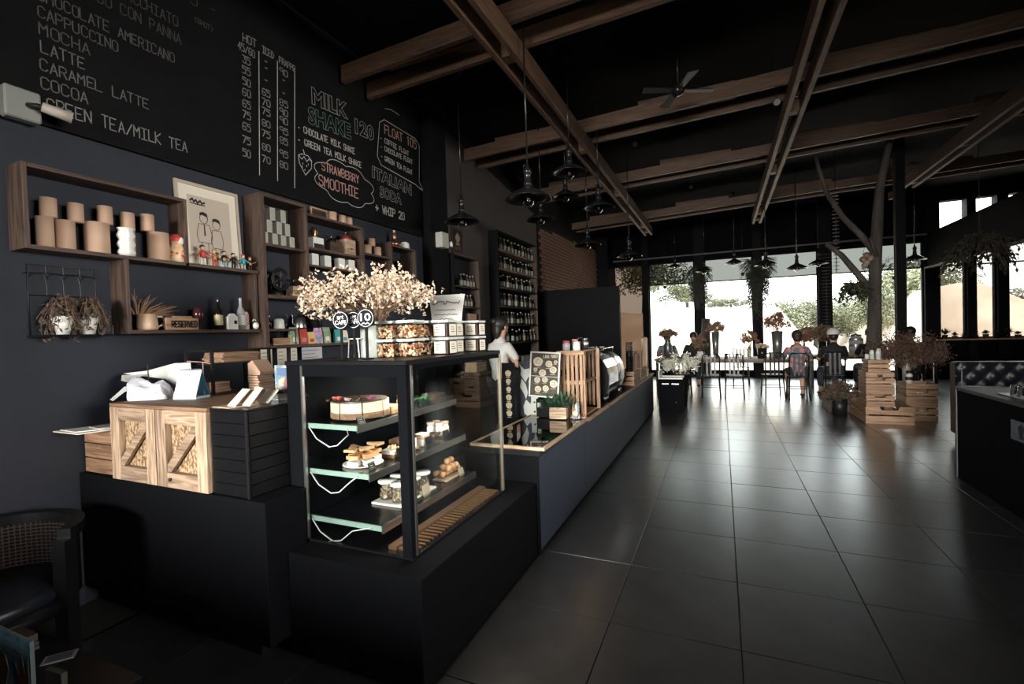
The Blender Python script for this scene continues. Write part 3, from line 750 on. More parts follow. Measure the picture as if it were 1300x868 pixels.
t = thing('white_carton', 'small white carton printed with a black cup', 'carton', (-3.285, 2.30, zl))
G().prism([(0, 0), (.075, 0), (.075, .09), (.05, .115), (.025, .115), (0, .09)], 0, .045, 'x').build('body', CERAM, t)
g = G(); g.M = plane_yz(.0457); g.face([(.045, .04, 0), (.068, .04, 0), (.068, .065, 0), (.045, .065, 0)]); g.M = Matrix(); g.build('print', INK, t)
t = thing('striped_mug', 'white mug with red diagonal stripes on the walnut shelf end', 'mug', (-3.31, 2.475, zl))
G().lathe([(0, 0), (.035, 0), (.035, .11), (.028, .13), (.02, .135), (0, .135)], seg=14).build('body', CERAM, t)
g = G()
for k in range(5): g.tube([(.0358 * math.cos(a), .0358 * math.sin(a), .015 + .018 * k + .03 * (a + .6)) for a in (-.6, -.2, .2, .6)], .003, 4)
g.build('stripes', RED, t)
t = thing('creamer', 'little round white creamer at the shelf end', 'jug', (-3.24, 2.52, zl - 0.0005))
g = G().ball((0, 0, .028), (.022, .022, .026), 12, 8); g.build('body', CERAM, t)
G().tube([(0, .008, .045), (0, .0, .07), (0, -.02, .075), (0, -.025, .06)], .003, 6).build('handle', CERAM, t)

# ---- tins in the tall shelf
TIN = mat('pale_tin', (.55, .55, .49), .4, .3); TIND = mat('tin_front', (.36, .36, .31), .5)
tin_pos = [(2.645, 0), (2.735, 0), (2.815, 0), (2.90, 0), (2.688, 1), (2.778, 1), (2.858, 1), (2.72, 2), (2.82, 2)]
zt = 1.415 + .8125
for i, (y, lv) in enumerate(tin_pos):
    rowname = ['bottom', 'middle', 'top'][lv]; k = [0, 1, 2, 3, 0, 1, 2, 0, 1][i]
    t = thing('tin', '%s pale square tin in the %s row of the pyramid' % (ORD[k], rowname), 'tin', (-3.28, y - .03, zt + lv * .1015), group='pyramid of pale square tins')
    G().box(-.03, .03, .004, .054, 0, .1, .002).build('body', TIN, t)
    G().box(.0302, .0308, .014, .050, .008, .094).build('label', TIND, t)

# ---- wheel grinder and small grinders
t = thing('wheel_grinder', 'antique black coffee grinder with a big spoked wheel', 'coffee grinder', (-3.265, 2.735, 1.8335))
g = G()
for rr in (.085, .07): g.tube([(.055, rr * math.cos(a), .125 + rr * math.sin(a)) for a in [2 * PI * k / 24 for k in range(25)]], .008, 6)
for k in range(8): g.tube([(.055, .015 * math.cos(k * PI / 4), .125 + .015 * math.sin(k * PI / 4)), (.055, .075 * math.cos(k * PI / 4), .125 + .075 * math.sin(k * PI / 4))], .005, 5)
g.tube([(.0, 0, .125), (.07, 0, .125)], .014, 8); g.build('wheel', IRON, t)
G().lathe([(0, 0), (.055, 0), (.05, .02), (.03, .04), (.028, .09), (.045, .13), (.02, .155), (0, .16)], (0, 0, 0), 12).build('mill_body', IRON, t)
G().lathe([(0, .16), (.02, .16), (.045, .22), (.04, .22), (0, .17)], (-.01, -.07, -.05), 12).tube([(-.01, -.07, .12), (0, -.03, .08)], .01, 6).build('hopper', IRON, t)
def grinder(y, z, w, h, boxm, top, label, x=-3.265, crank=True):
    t = thing('hand_grinder', label, 'coffee grinder', (x, y, z))
    G().box(-w * .5, w * .5, -w * .5, w * .5, 0, h, .003).build('box', boxm, t)
    d = G().box(w * .5, w * .5 + .004, -w * .36, w * .36, h * .15, h * .62, .001).build('drawer', boxm, t)
    G().ball((w * .5 + .008, 0, h * .38), .007, 8, 5).build('knob', IRON, d)
    G().lathe([(0, h), (w * .46, h), (w * .44, h + w * .1), (w * .3, h + w * .3), (w * .1, h + w * .45), (0, h + w * .45)], seg=12).build('dome', top, t)
    if crank:
        c = G().tube([(0, 0, h + w * .4), (0, 0, h + w * .65), (0, w * .5, h + w * .7)], .004, 6).build('crank', STEEL, t)
        G().ball((0, w * .5, h + w * .78), .009, 8, 6).build('knob', IRON, c)
    return t
grinder(2.905, 1.8335, .085, .085, PINE['y'], IRON, 'small wooden hand grinder beside the big wheel grinder')
zg = 1.833 + .4305
t = thing('wall_mill', 'brass ball grinder on a white box in the grinder shelf', 'coffee grinder', (-3.265, 3.15, zg))
G().box(-.05, .05, -.06, .06, 0, .10, .002).build('box', CERAM, t); G().box(.0502, .0515, -.055, .055, .006, .045).build('print', INK, t)
G().lathe([(0, .1), (.03, .1), (.02, .125), (.034, .15), (.034, .165), (.02, .19), (.004, .20), (0, .20)], seg=14).build('mill', mat('old_brass', (.25, .16, .08), .3, .8), t)
grinder(3.345, zg, .10, .09, WAL['y'], IRON, 'dark walnut hand grinder between white and red topped grinders')
grinder(3.535, zg, .125, .145, PINE['y'], mat('red_enamel', (.20, .03, .03), .3), 'large pale wood hand grinder with a red dome', crank=True)
for i, y in enumerate((3.13, 3.275, 3.45, 3.58)):
    t = thing('white_tin', '%s white rectangular tin in the row below the grinders' % ORD[i], 'tin', (-3.27, y, 1.833 + .2805), group='white tins below the grinders')
    G().box(-.03, .03, -.038, .038, 0, .11, .002).build('body', CERAM, t)
    G().box(.0302, .0306, -.028, .028, .03, .08).build('label', WHITE, t)
for i, y in enumerate((3.105, 3.30)):
    grinder(y, 1.8335, .075, .062, PINE['y'], IRON, ['little wooden grinder at the base of the grinder shelf', 'little grinder half hidden by dried blossoms'][i], crank=False)
ztp = 1.833 + .7125
t = thing('wood_plaque', 'framed wooden plaque on top of the grinder shelf', 'sign', (-3.26, 3.10, ztp))
G().box(0, .02, 0, .19, 0, .085, .002).build('frame', CRATE['y'], t); G().box(.02, .0206, .012, .178, .012, .073).build('panel', WAL['y'], t)
g = G(); write(g, plane_yz(.0212), 'WELCOME', .025, .03, .172, .03, .026, .005); g.build('lettering', INK, t)
cup(-3.26, 3.36, ztp, .045, .088, 'kraft cup beside the plaque on the grinder shelf top', 'kraft cups on the grinder shelf top')
cup(-3.26, 3.485, ztp, .04, .082, 'middle kraft cup on the grinder shelf top', 'kraft cups on the grinder shelf top')
cup(-3.26, 3.575, ztp, .036, .08, 'last kraft cup on the grinder shelf top', 'kraft cups on the grinder shelf top')
zk = 1.833 + .4755
cup(-3.27, 3.84, zk, .042, .10, 'lower kraft cup nearer the grinder shelf', 'kraft cups on the stepped shelf')
cup(-3.27, 3.99, zk, .042, .10, 'lower kraft cup nearer the copper pot', 'kraft cups on the stepped shelf')
cup(-3.27, 3.905, zk + .1005, .038, .075, 'kraft cup balanced on top of two others', 'kraft cups on the stepped shelf')
zz = 1.833 + .6205
t = thing('copper_pot', 'copper stovetop pot with a tall lid on the stepped shelf', 'pot', (-3.27, 4.285, zz))
COP = mat('copper', (.42, .20, .11), .3, .9)
G().lathe([(0, 0), (.05, 0), (.07, .03), (.06, .05), (.03, .065), (.02, .10), (.03, .115), (.014, .14), (.02, .16), (0, .17)], seg=14).build('body', COP, t)
G().ball((0, 0, .175), .015, 8, 6).build('knob', CREAM, t)
t = thing('white_jar', 'squat pale jar on the stepped shelf end', 'jar', (-3.27, 4.46, zz))
G().lathe([(0, 0), (.055, 0), (.06, .02), (.055, .07), (.03, .085), (0, .085)], seg=14).build('body', CERAM, t); G().lathe([(0, .085), (.03, .085), (.025, .10), (0, .105)], seg=12).build('lid', IRON, t)
t = thing('steel_pot', 'dark steel moka pot inside the stepped shelf', 'pot', (-3.27, 4.35, 1.833 + .3205))
G().lathe([(0, 0), (.05, 0), (.04, .07), (.045, .075), (.06, .15), (.02, .17), (0, .18)], seg=8).build('body', GUNM, t)

# ---- lower shelf: bottle, kettle, pots, coffee bags
zb = 1.415 + .1505
bottle(-3.265, 2.655, zb, .105, .02, BOTTLE, 'small dark bottle with steel cap beside the white kettle', cap=STEEL)
t = thing('kettle', 'small white kettle with a thin gooseneck spout', 'kettle', (-3.265, 2.745, zb))
G().lathe([(0, 0), (.042, 0), (.044, .01), (.040, .07), (.03, .082), (0, .085)], seg=18).build('body', CERAM, t)
G().tube([(0, .04, .02), (0, .075, .035), (0, .085, .09), (0, .07, .125), (0, .05, .12)], .005, 8).build('spout', STEEL, t)
t = thing('wire_tray', 'low dark bread tray under the white kettle', 'basket', (-3.26, 2.735, 1.4375))
G().box(-.06, .06, -.10, .10, 0, .012).box(.05, .06, -.10, .10, .012, .055).build('tray', CRATE['y'], t)
t = thing('storage_box', 'black drawer box standing on the lowest walnut board', 'box', (-3.30, 2.735, 1.4505))
G().box(-.05, .03, -.08, .08, 0, .10, .002).build('body', BLACKG, t)
def kettle2(y, z, r, h, m, label):
    t = thing('steel_kettle', label, 'kettle', (-3.27, y, z))
    G().lathe([(0, 0), (r, 0), (r * 1.02, h * .1), (r * .78, h * .75), (r * .6, h * .82), (r * .2, h * .9), (r * .2, h), (0, h)], seg=20).build('body', m, t)
    G().tube([(0, r * .8, h * .7), (0, r * 1.35, h * .75), (0, r * 1.4, h * .3), (0, r * .95, h * .15)], .006, 8).build('handle', IRON, t)
    G().tube([(0, -r * .95, h * .2), (0, -r * 1.3, h * .4), (0, -r * 1.25, h * .85), (0, -r * 1.5, h * .95)], .005, 8).build('spout', m, t)
bs = thing('box_stand', 'black shelf riser behind the coffee bags', 'stand', (-3.29, 2.83, 1.4375))
G().box(-.08, .06, 0, .62, .115, .129).box(-.08, .06, 0, .015, 0, .115).box(-.08, .06, .605, .62, 0, .115).build('frame', BLACK, bs)
kettle2(2.955, 1.567, .055, .125, STEEL, 'polished steel kettle above the coffee bags')
t = thing('steel_pitcher', 'tall steel pitcher with a dark rim above the coffee bags', 'pitcher', (-3.27, 3.11, 1.567))
G().lathe([(0, 0), (.05, 0), (.052, .11), (.055, .125), (.048, .125), (.046, .01), (0, .008)], seg=18).build('body', GUNM, t)
G().tube([(0, .05, .10), (0, .09, .095), (0, .09, .03), (0, .05, .02)], .006, 8).build('handle', GUNM, t)
BAGC = [GREENP, RED, YEL, PURP, GREENP, TEAL, CREAM]
for i, y in enumerate((2.835, 2.928, 3.01, 3.09, 3.185, 3.325, 3.40)):
    h = (.14, .125, .10, .135, .14, .12, .11)[i]
    t = thing('coffee_bag', ['green and white coffee bag nearest the bread tray', 'red coffee bag in the row', 'pale yellow carton between red and violet bags', 'violet and white coffee bag in the row', 'green coffee bag with white picture', 'teal coffee bag seen behind the round signs', 'cream carton at the row end behind flowers'][i], 'coffee bag', (-3.205, y, 1.4375), group='coffee bags in a row')
    G().prism([(-.022, 0), (.015, 0), (.012, h * .6), (-.001, h), (-.006, h), (-.02, h * .6)], -.038, .038, 'y').build('pouch', BAGC[i], t)
    g = G(); g.M = plane_yz(.0155) @ Matrix.Rotation(math.radians(-2), 4, 'X')
    g.face([(-.024, h * .14, 0), (.024, h * .14, 0), (.022, h * .42, 0), (-.022, h * .42, 0)]); g.M = Matrix()
    g.build('label', [CREAM, mat('pale_red', (.55, .25, .2), .5), RED, BLUE, CREAM, WHITE, TEAL][i], t)
t = thing('under_shelf_notes', 'three paper slips hanging below the walnut shelf', 'notes', (-3.24, 2.5, 1.24)); t['label'] = 'row of white paper slips hanging under the walnut shelf'
for k, (y, w, h) in enumerate(((.05, .10, .15), (.20, .085, .13), (.33, .06, .12), (.44, .22, .10))):
    G().box(0, .002, y, y + w, .165 - h, .17).build('slip', CREAM if k < 3 else mat('bluish_paper', (.5, .52, .56), .7), t)
    g = G()
    for q in range(3): poly(g, plane_yz(.0026), [(y + .01, .14 - q * .03), (y + w * R.uniform(.5, .85), .14 - q * .03)], .004)
    g.build('writing', INK, t)
G().box(-.135, .006, 0, .70, .168, .174).build('rail', BLACK, t)
# ================================================================== BACK COUNTER, CABINET, DRAWERS
BY = 1.46
t = thing('back_counter', 'black low counter carrying the wooden cabinet along the left wall', 'counter', (-3.375, BY, 0))
G().box(.01, 1.37, .06, .95, 0, .10).build('plinth', BLACK, t)
G().box(.0, 1.505, .0, .225, .10, .755, .003).box(.0, 1.383, .2251, 1.0, .10, .755, .003).build('body', BLACKM, t)
t = thing('display_plinth', 'low black plinth carrying the glass cake case', 'plinth', (-1.87, 1.57, 0))
G().box(0, .74, 0, 1.30, .02, .49, .004).build('body', BLACKM, t)
G().box(.02, .71, .03, 1.27, 0, .02).build('toe_kick', BLACK, t)

ZC = .7555
t = thing('wooden_cabinet', 'pine cabinet with two barn doors of pressed chip board', 'cabinet', (-3.035, 1.475, ZC))
W2, H2 = .795, .41
G().box(0, W2, .02, .62, 0, H2 - .018).build('carcass', OLDW['x'], t)
G().box(-.003, W2 + .003, -.018, .62, H2 - .0175, H2, .002).build('worktop', OLDW['x'], t)
for k in range(2):
    x0 = k * .40 + .0; w = .394
    d = G().box(x0 + .03, x0 + w - .03, .012, .0195, .03, H2 - .06).build('door', OSB, t)
    for nm, bx, ax in (('stile', (x0 + .002, x0 + .078, -.02, .012, .002, H2 - .019), 'z'), ('stile', (x0 + w - .078, x0 + w - .002, -.02, .012, .002, H2 - .019), 'z'),
                       ('rail', (x0 + .0785, x0 + w - .0785, -.019, .012, H2 - .089, H2 - .019), 'x'), ('rail', (x0 + .0785, x0 + w - .0785, -.019, .012, .002, .078), 'x')):
        G().box(*bx, .002).build(nm, PINE[ax], d)
    xa, xb, za, zb2 = x0 + .079, x0 + w - .079, .079, H2 - .09
    dx, dz = xb - xa, zb2 - za; L = math.hypot(dx, dz); nx, nz = -dz / L * .036, dx / L * .036
    G().prism([(xa, za), (xa + .026, za), (xb, zb2 - .036), (xb, zb2), (xb - .026, zb2), (xa, za + .036)], -.014, .0035, 'y').build('diagonal_brace', PINE['x'], d)
    if k: G().ball((x0 + .05 + .06, -.024, .045), .009, 10, 6).build('knob', IRON, d)
t = thing('drawer_chest', 'three plank fronted pine chest left of the barn door cabinet', 'drawers', (-3.372, 1.49, ZC))
G().box(0, .33, .02, .5, 0, .255).build('carcass', OLDW['x'], t)
for k in range(3): G().box(.002, .33, -.002, .02, .002 + .085 * k, .081 + .085 * k, .003).build('drawer', OLDW['x'], t)
t = thing('black_plank_unit', 'black plank clad counter unit beside the barn door cabinet', 'counter unit', (-2.235, 1.475, ZC))
G().box(.012, .235, .012, .45, 0, .40).build('core', BLACK, t)
for k in range(7):
    G().box(.003, .245, .0, .012, .002 + .057 * k, .057 * (k + 1), .002).build('plank', BLACKL, t)
    G().box(.235, .247, .0125, .45, .002 + .057 * k, .057 * (k + 1), .002).build('plank', BLACKL, t)
G().box(.0, .250, -.003, .46, .4, .409, .002).build('top', BLACKG, t)
G().box(.240, .252, -.004, .008, 0, .4, .002).build('corner_strip', GUNM, t)
# printer on the chest, clipboard papers
t = thing('receipt_printer', 'squat black printer standing on the plank fronted chest', 'printer', (-3.35, 1.60, ZC + .2555))
G().prism([(0, 0), (.30, 0), (.30, .12), (.26, .145), (.02, .145), (0, .13)], 0, .32, 'y').build('body', BLACKG, t)
G().box(.10, .20, .10, .20, .1455, .15).build('paper_slip', WHITE, t)
t = thing('clipboard', 'loose papers on a clip board overhanging the plank chest', 'papers', (-3.36, 1.40, ZC + .2557))
G().prism([(-.01, -.05), (.24, -.05), (.31, .15), (.06, .15)], 0, .006, 'z').build('board', CREAM, t)
G().prism([(.02, -.03), (.20, -.04), (.29, .14), (.12, .14)], .0065, .012, 'z').build('sheet', WHITE, t)
G().prism([(.13, .05), (.25, .04), (.28, .13), (.17, .13)], .0125, .018, 'z').build('sheet', mat('greyed_paper', (.42, .42, .38), .7), t)
ZT = ZC + .41
# crumpled white bag
t = thing('paper_bag', 'large crumpled white paper and plastic bag on the cabinet top', 'bag', (-2.985, 1.66, ZT + .0005))
def crumple(seed, rx, ry, rz, n=900):
    r = random.Random(seed); bm = bmesh.new(); bmesh.ops.create_icosphere(bm, subdivisions=4, radius=1)
    dirs = [(Vector((r.gauss(0, 1), r.gauss(0, 1), r.gauss(0, 1))).normalized(), r.uniform(.10, .34)) for _ in range(60)]
    for v in bm.verts:
        p = v.co.copy(); k = 1.0
        for d, a in dirs:
            c = p.dot(d); k -= a * max(0, c - .80) * 3.0
        v.co = Vector((p.x * rx * k, p.y * ry * k, max(-.0, p.z * rz * k * (1 if p.z > 0 else .02))))
    return bm
g = G(); g.bm.free(); g.bm = crumple(3, .26, .15, .185); g.build('crumpled_bag', mat('white_plastic', (.74, .76, .84), .45), t)
g = G()
t.scale = (.80, 1, .95); t.location.x = -3.04
g.face([(-.10, .13, .10), (.20, .15, .0), (.175, .15, .205), (-.02, .15, .20)]); g.face([(-.27, -.02, .15), (-.10, .13, .10), (-.02, .15, .20), (-.16, .06, .16)])
g.face([(-.29, -.02, .14), (-.16, .06, .14), (-.12, -.06, .10), (-.20, -.06, .11)])
g.build('paper_sheet', WHITE, t)
g = G(); g.face([(-.20, -.12, .002), (-.06, -.16, .004), (-.04, -.11, .05), (-.12, -.08, .075)]); g.face([(-.12, -.08, .075), (-.04, -.11, .05), (.02, -.08, .07), (-.06, -.04, .10)]); g.build('fold', WHITE, t)
G().tube([(-.05, .02, .10), (-.06, .02, .20)], .003, 5).build('straw', INK, t)
# desk calendar
t = thing('desk_calendar', 'white tent calendar with blue base on the cabinet top', 'calendar', (-2.735, 1.70, ZT), rz=.3)
G().box(-.07, .07, -.045, .06, 0, .014, .001).build('base', mat('pale_blue_card', (.40, .55, .62), .6), t)
G().prism([(-.045, .014), (-.041, .014), (.012, .16), (.008, .162)], -.068, .068, 'x').build('front_leaf', WHITE, t)
G().prism([(.060, .014), (.056, .014), (.006, .16), (.010, .162)], -.068, .068, 'x').build('back_leaf', mat('blue_card', (.05, .16, .26), .5), t)
g = G(); ca = math.atan2(.146, .053)
Mc = Matrix.Translation((0, -.0465, .014)) @ Matrix.Rotation(ca, 4, 'X')
write(g, Mc, 'MAY', -.03, .115, .03, .115, .02, .0025)
for q in range(5): poly(g, Mc, [(-.055, .095 - q * .018), (.055, .095 - q * .018)], .0012)
g.build('print', mat('grey_ink', (.25, .25, .25), .6), t)
for k in range(9): pass
g = G()
for k in range(10): g.tube([(-.055 + k * .012, .008 + .008 * math.cos(a), .16 + .008 * math.sin(a)) for a in [2 * PI * q / 8 for q in range(9)]], .001, 4)
g.build('spiral_wire', STEEL, t, kind='stuff')
# black frame rack with folded paper bags
t = thing('counter_rack', 'black iron two level rack behind the calendar', 'rack', (-3.02, 1.86, ZT))
g = G(); b = .008
for x, y in ((0, 0), (.24, 0), (0, .39), (.24, .39)): g.box(x - b, x + b, y - b, y + b, 0, .265)
for z in (.175, .257):
    for y in (0, .39): g.box(0, .24, y - b, y + b, z, z + .008)
    for x in (0, .24): g.box(x - b, x + b, 0, .39, z, z + .008)
g.build('frame', IRON, t); G().box(.0, .24, .0, .39, .18, .184).build('shelf', BLACK, t)
t = thing('paper_bag_stack', 'stack of folded brown paper bags on the iron rack', 'paper bags', (-3.0, 1.93, ZT + .1845))
for k in range(9): G().box(R.uniform(0, .02), .20 + R.uniform(-.01, .01), .0 + R.uniform(0, .03), .26 + R.uniform(-.03, .02), .007 * k, .007 * k + .0058).build('folded_bag', CRATE['y'] if k % 2 else OLDW['y'], t)
for k, (x, y, n, lab) in enumerate(((-2.93, 1.98, 4, 'little pile of tan napkins under the rack behind the calendar'), (-2.70, 2.12, 6, 'leaning pile of tan paper bags behind the picture stand'))):
    t = thing('napkin_pile', lab, 'napkins', (x, y, ZT))
    for q in range(n): G().box(R.uniform(-.05, -.04), R.uniform(.04, .06), R.uniform(-.06, -.05), R.uniform(.05, .07), .016 * q, .016 * q + .014, .002).build('napkin', KRAFT, t)
    if k:
        G().prism([(-.05, .097), (.055, .097), (.06, .115), (-.01, .19), (-.05, .17)], -.05, .06, 'y').build('bag', KRAFT, t)
t = thing('message_spike', 'thin pink pole with twine tied beside the calendar', 'stick', (-2.71, 1.76, ZT))
G().tube([(0, 0, 0), (0, 0, .20)], .003, 6).tube([(-.14, 0, .205), (0, 0, .2), (.05, .01, .19)], .003, 5).build('pole', mat('dull_pink', (.45, .28, .26), .6), t); G().cyl(0, 0, 0, .006, .025).build('base', IRON, t)
# brochures and photo stand on the black unit
t = thing('leaflet_pile', 'spread of open leaflets on the black plank unit', 'leaflets', (-2.14, 1.62, ZT))
Z0 = .0005
def sheet(nm, pts, m=CREAM, th=.004):
    g = G(); v = [Vector(p) for p in pts]; g.prism([(p.x, p.y) for p in v], 0, th, 'z')
    for q in g.bm.verts:
        # lift each corner to its own height
        best = min(v, key=lambda p: (p.x - q.co.x) ** 2 + (p.y - q.co.y) ** 2); q.co.z += best.z
    return g.build(nm, m, t)
sheet('leaflet', [(-.10, -.13, Z0), (.03, -.14, Z0), (.06, -.02, Z0), (-.06, .0, Z0)], mat('tan_paper', (.55, .42, .30), .7))
sheet('leaflet', [(-.02, -.11, .006), (.05, -.12, .006), (.035, -.03, .075), (-.03, -.02, .075)], CREAM)
sheet('leaflet', [(.04, -.08, .006), (.11, -.09, .006), (.09, .0, .08), (.02, .01, .08)], CREAM)
sheet('leaflet', [(.02, .02, .006), (.11, .01, .006), (.10, .08, .06), (.0, .09, .06)], CREAM)
t = thing('photo_stand', 'clear acrylic stand with a colourful beach photo card', 'photo stand', (-2.10, 1.80, ZT), rz=.35)
G().box(-.075, .075, -.03, .045, 0, .03, .002).build('base', glass('acrylic', (.9, .93, .93), .8, frost=(.12, (.7, .75, .75))), t)
G().box(-.065, .065, .002, .008, .0305, .18).build('card', mat('holiday_photo', (.08, .22, .34), .4, col2=(.48, .42, .36), scale=22, mixlo=.45, mixhi=.55), t)
G().prism([(-.014, .04), (.014, .04), (.010, .10), (.0, .13), (-.012, .10)], -.001, .0015, 'y').build('printed_figure', mat('maroon_print', (.22, .05, .06), .5), t)
G().prism([(-.05, .13), (.0, .12), (.05, .135), (.05, .165), (-.055, .165)], -.001, .0015, 'y').build('printed_title', mat('blue_title', (.03, .10, .26), .5), t)
G().box(-.07, .07, -.003, .0, .03, .185).build('front_pane', GJAR, t)

# ================================================================== GLASS CAKE CASE
CX0, CX1, CY0, CY1, CZ0, CZ1 = -1.885, -1.255, 1.695, 2.655, .4905, 1.372
case = thing('cake_case', 'tall glass cake display case with black corner posts and three shelves', 'display case', (CX0, CY0, CZ0))
w, l, h = CX1 - CX0, CY1 - CY0, CZ1 - CZ0
G().box(0, w, 0, l, 0, .012, .002).build('base_plate', BLACKG, case)
G().box(-.10, w, -.004, l, h - .022, h, .003).build('top_slab', BLACKL, case)
G().box(.0, w - .004, .002, .020, h - .075, h - .0225).build('front_valance', BLACKM, case)
G().box(w - .020, w - .004, .03, l, h - .045, h - .0225).build('side_valance', BLACKM, case)
G().box(w - .052, w - .003, -.003, .028, .0125, h - .0225, .002).build('corner_post', BLACKM, case)
G().box(w - .008, w + .001, .0285, .045, .0125, h - .0225, .001).build('corner_trim', STEEL, case)
G().box(.0, .012, -.002, .014, .0125, h - .0225, .001).build('left_post', STEEL, case)
G().box(w - .014, w + .002, l - .016, l, .0125, h - .0225, .001).build('far_post', mat('bronze_metal', (.40, .36, .30), .3, .9), case)
G().box(-.10, -.004, .004, l, .0, h - .0225, .003).build('rear_housing', BLACKM, case)
G().box(.0125, w - .0525, .004, .009, .0125, h - .0755).build('front_pane', GCASE, case)
G().box(w - .010, w - .005, .046, l - .0165, .0125, h - .0455).build('side_pane', GCASE, case)
G().box(.0125, w - .012, l - .010, l - .005, .0125, h - .0225).build('end_pane', GCASE, case)
SHZ = [(.105, .44), (.338, .375), (.562, .315)]     # shelf height and depth, from the rear housing
for z, d in SHZ:
    s = G().box(.006, d, .035, l - .03, z, z + .012).build('glass_shelf', BLACKG if z < .2 else GLSH if False else BLACKG, case)
    G().box(.006, d, .028, .035, z - .012, z + .012).build('near_edge', GEDGE, s)
    G().box(d, d + .007, .028, l - .03, z - .022, z + .013).build('front_edge', STEEL, s)
    G().box(d, d + .004, .028, l - .03, z + .0135, z + .045).build('lip_pane', GCASE, s)
for x in (.16, .44): pass
G().box(.30, .312, .42, .432, .0125, h - .0225).build('support_rod', STEEL, case)
g = G()
for z, d in SHZ: g.tube([(.02, .022, z - .005), (.07, .020, z - .06), (.15, .020, z - .095), (.20, .020, z - .085), (.27, .022, z - .03), (d - .06, .024, z + .0)], .003, 6)
g.build('cable', mat('white_cable', (.70, .74, .72), .5), case, kind='stuff')
g = G()
for k in range(26): g.box(w - .115, w - .022, .05 + k * .034, .05 + k * .034 + .016, .0125, .022)
g.build('vent_grille', mat('brass_grille', (.45, .27, .16), .3, .8), case, kind='stuff')
G().box(w - .165, w - .12, .04, l - .03, .0125, .03).build('vent_channel', mat('copper_channel', (.62, .40, .28), .3, .9), case)
G().box(w - .115, w - .085, .05, l - .05, h - .05, h - .038).build('lamp_strip', mat('lit_strip', (1, .82, .62), .5, emit=2.2), case)
cl = area_lamp('case_light', (CX1 - .10, (CY0 + CY1) / 2, CZ1 - .056), (CX1 - .17, (CY0 + CY1) / 2, .5), .05, .80, 17, (1, .86, .70))
cl2 = area_lamp('case_base_light', (CX1 - .10, (CY0 + CY1) / 2, CZ0 + .12), (CX1 - .06, (CY0 + CY1) / 2, .49), .04, .80, .55, (1, .70, .46)) if False else None

def rel(z): return CZ0 + z
SPONGE = mat('brown_base', (.15, .08, .045), .9, col2=(.24, .14, .08), scale=40, bump=.3)
CREAMC = mat('whipped_cream', (.60, .50, .39), .6, col2=(.52, .42, .31), scale=30, bump=.3)
CHOCO = mat('chocolate', (.025, .012, .009), .45, col2=(.05, .025, .015), scale=60, bump=.4)
WCREAM = mat('white_cream', (.82, .79, .73), .5)
ORCAKE = mat('caramel_glaze', (.62, .29, .13), .35, col2=(.70, .40, .22), scale=18)
PLATEW = mat('white_plate', (.76, .74, .68), .3)
GRN = mat('mint_leaf', (.035, .11, .06), .5)
def plate(x, y, z, r, label, m=PLATEW, sy=1.0):
    o = G().lathe([(0, 0), (r * .6, 0), (r, .008), (r * .98, .011), (r * .6, .004), (0, .004)], seg=24, sy=sy).build('plate', m, loc=(x, y, z))
    return tag(o, label, 'plate')
z1 = rel(.562 + .0125); z2 = rel(.338 + .0125); z3 = rel(.105 + .0125)
# whole cake, top shelf
cxk, cyk = -1.727, 1.93
plate(cxk, cyk, z1, .153, 'dark round plate under the sliced flower cake', BLACKG)
cake = thing('flower_cake', 'sliced round cream cake on brown base with red flowers', 'cake', (cxk, cyk, z1 + .0115)); cake.scale = (1.25, 1.25, 1)
for k in range(8):
    a0, a1 = k * PI / 4 + .02, (k + 1) * PI / 4 - .02; ra = .118
    def wedge(r, z0, z1_, m, nm):
        pts = [(.006 * math.cos((a0 + a1) / 2), .006 * math.sin((a0 + a1) / 2))] + [(r * math.cos(a0 + (a1 - a0) * q / 5), r * math.sin(a0 + (a1 - a0) * q / 5)) for q in range(6)]
        return G().prism(pts, z0, z1_, 'z').build(nm, m, cake)
    s = wedge(ra, 0, .028, SPONGE, 'slice')
    c = wedge(ra * .985, .0285, .078, CREAMC, 'cream_layer'); c.parent = s
    c = wedge(ra * .92, .0785, .086, CHOCO, 'chocolate_top'); c.parent = s
g = G()
for k in range(9): g.ball((R.uniform(-.09, .09), R.uniform(-.10, -.02), .09), (.009, .009, .008), 7, 5)
g.build('berries', CHOCO, cake, kind='stuff')
for k, (fx, fy, m) in enumerate(((-.055, -.07, mat('coral_petal', (.72, .17, .14), .5)), (.085, -.03, mat('lilac_petal', (.45, .16, .26), .5)), (.02, -.085, mat('pale_petal', (.65, .50, .55), .5)))):
    g = G(); q = G
    for i in range(26 if k < 2 else 8):
        a = R.uniform(0, 6.3); g.leaf((fx + .012 * R.uniform(-1, 1), fy + .012 * R.uniform(-1, 1), .088), (math.cos(a), math.sin(a), R.uniform(.5, 1.6)), (0, 0, 1), .022, .016)
    g.build('flower', m, cake)
# tags
def price_tag(x, y, z, label, rz=.0, m=BLACKL, wd=.05, hh=.034):
    t = thing('price_tag', label, 'price tag', (x, y, z), rz)
    G().prism([(0, 0), (.004, 0), (-.008, hh), (-.012, hh)], -wd / 2, wd / 2, 'y').build('card', m, t)
    g = G(); Mt = Matrix.Translation((.0043, -wd / 2, 0)) @ Matrix(((0, 0, 1, 0), (1, 0, 0, 0), (0, 1, 0, 0), (0, 0, 0, 1))) @ Matrix.Rotation(math.radians(-19), 4, 'X')
    poly(g, Mt, [(.004, .004), (wd - .004, .004), (wd - .004, hh - .002), (.004, hh - .002)], .0012, True)
    for q in range(2): poly(g, Mt, [(.012, hh * (.35 + .3 * q)), (wd * R.uniform(.6, .8), hh * (.35 + .3 * q))], .003)
    g.build('chalk_writing', CHALK if m is BLACKL else INK, t)
    return t
XT1, XT2, XT3 = CX0 + .300, CX0 + .345, CX0 + .40
price_tag(XT1 - .0, 1.775, z1, 'little black tag beside the flower cake', .0)
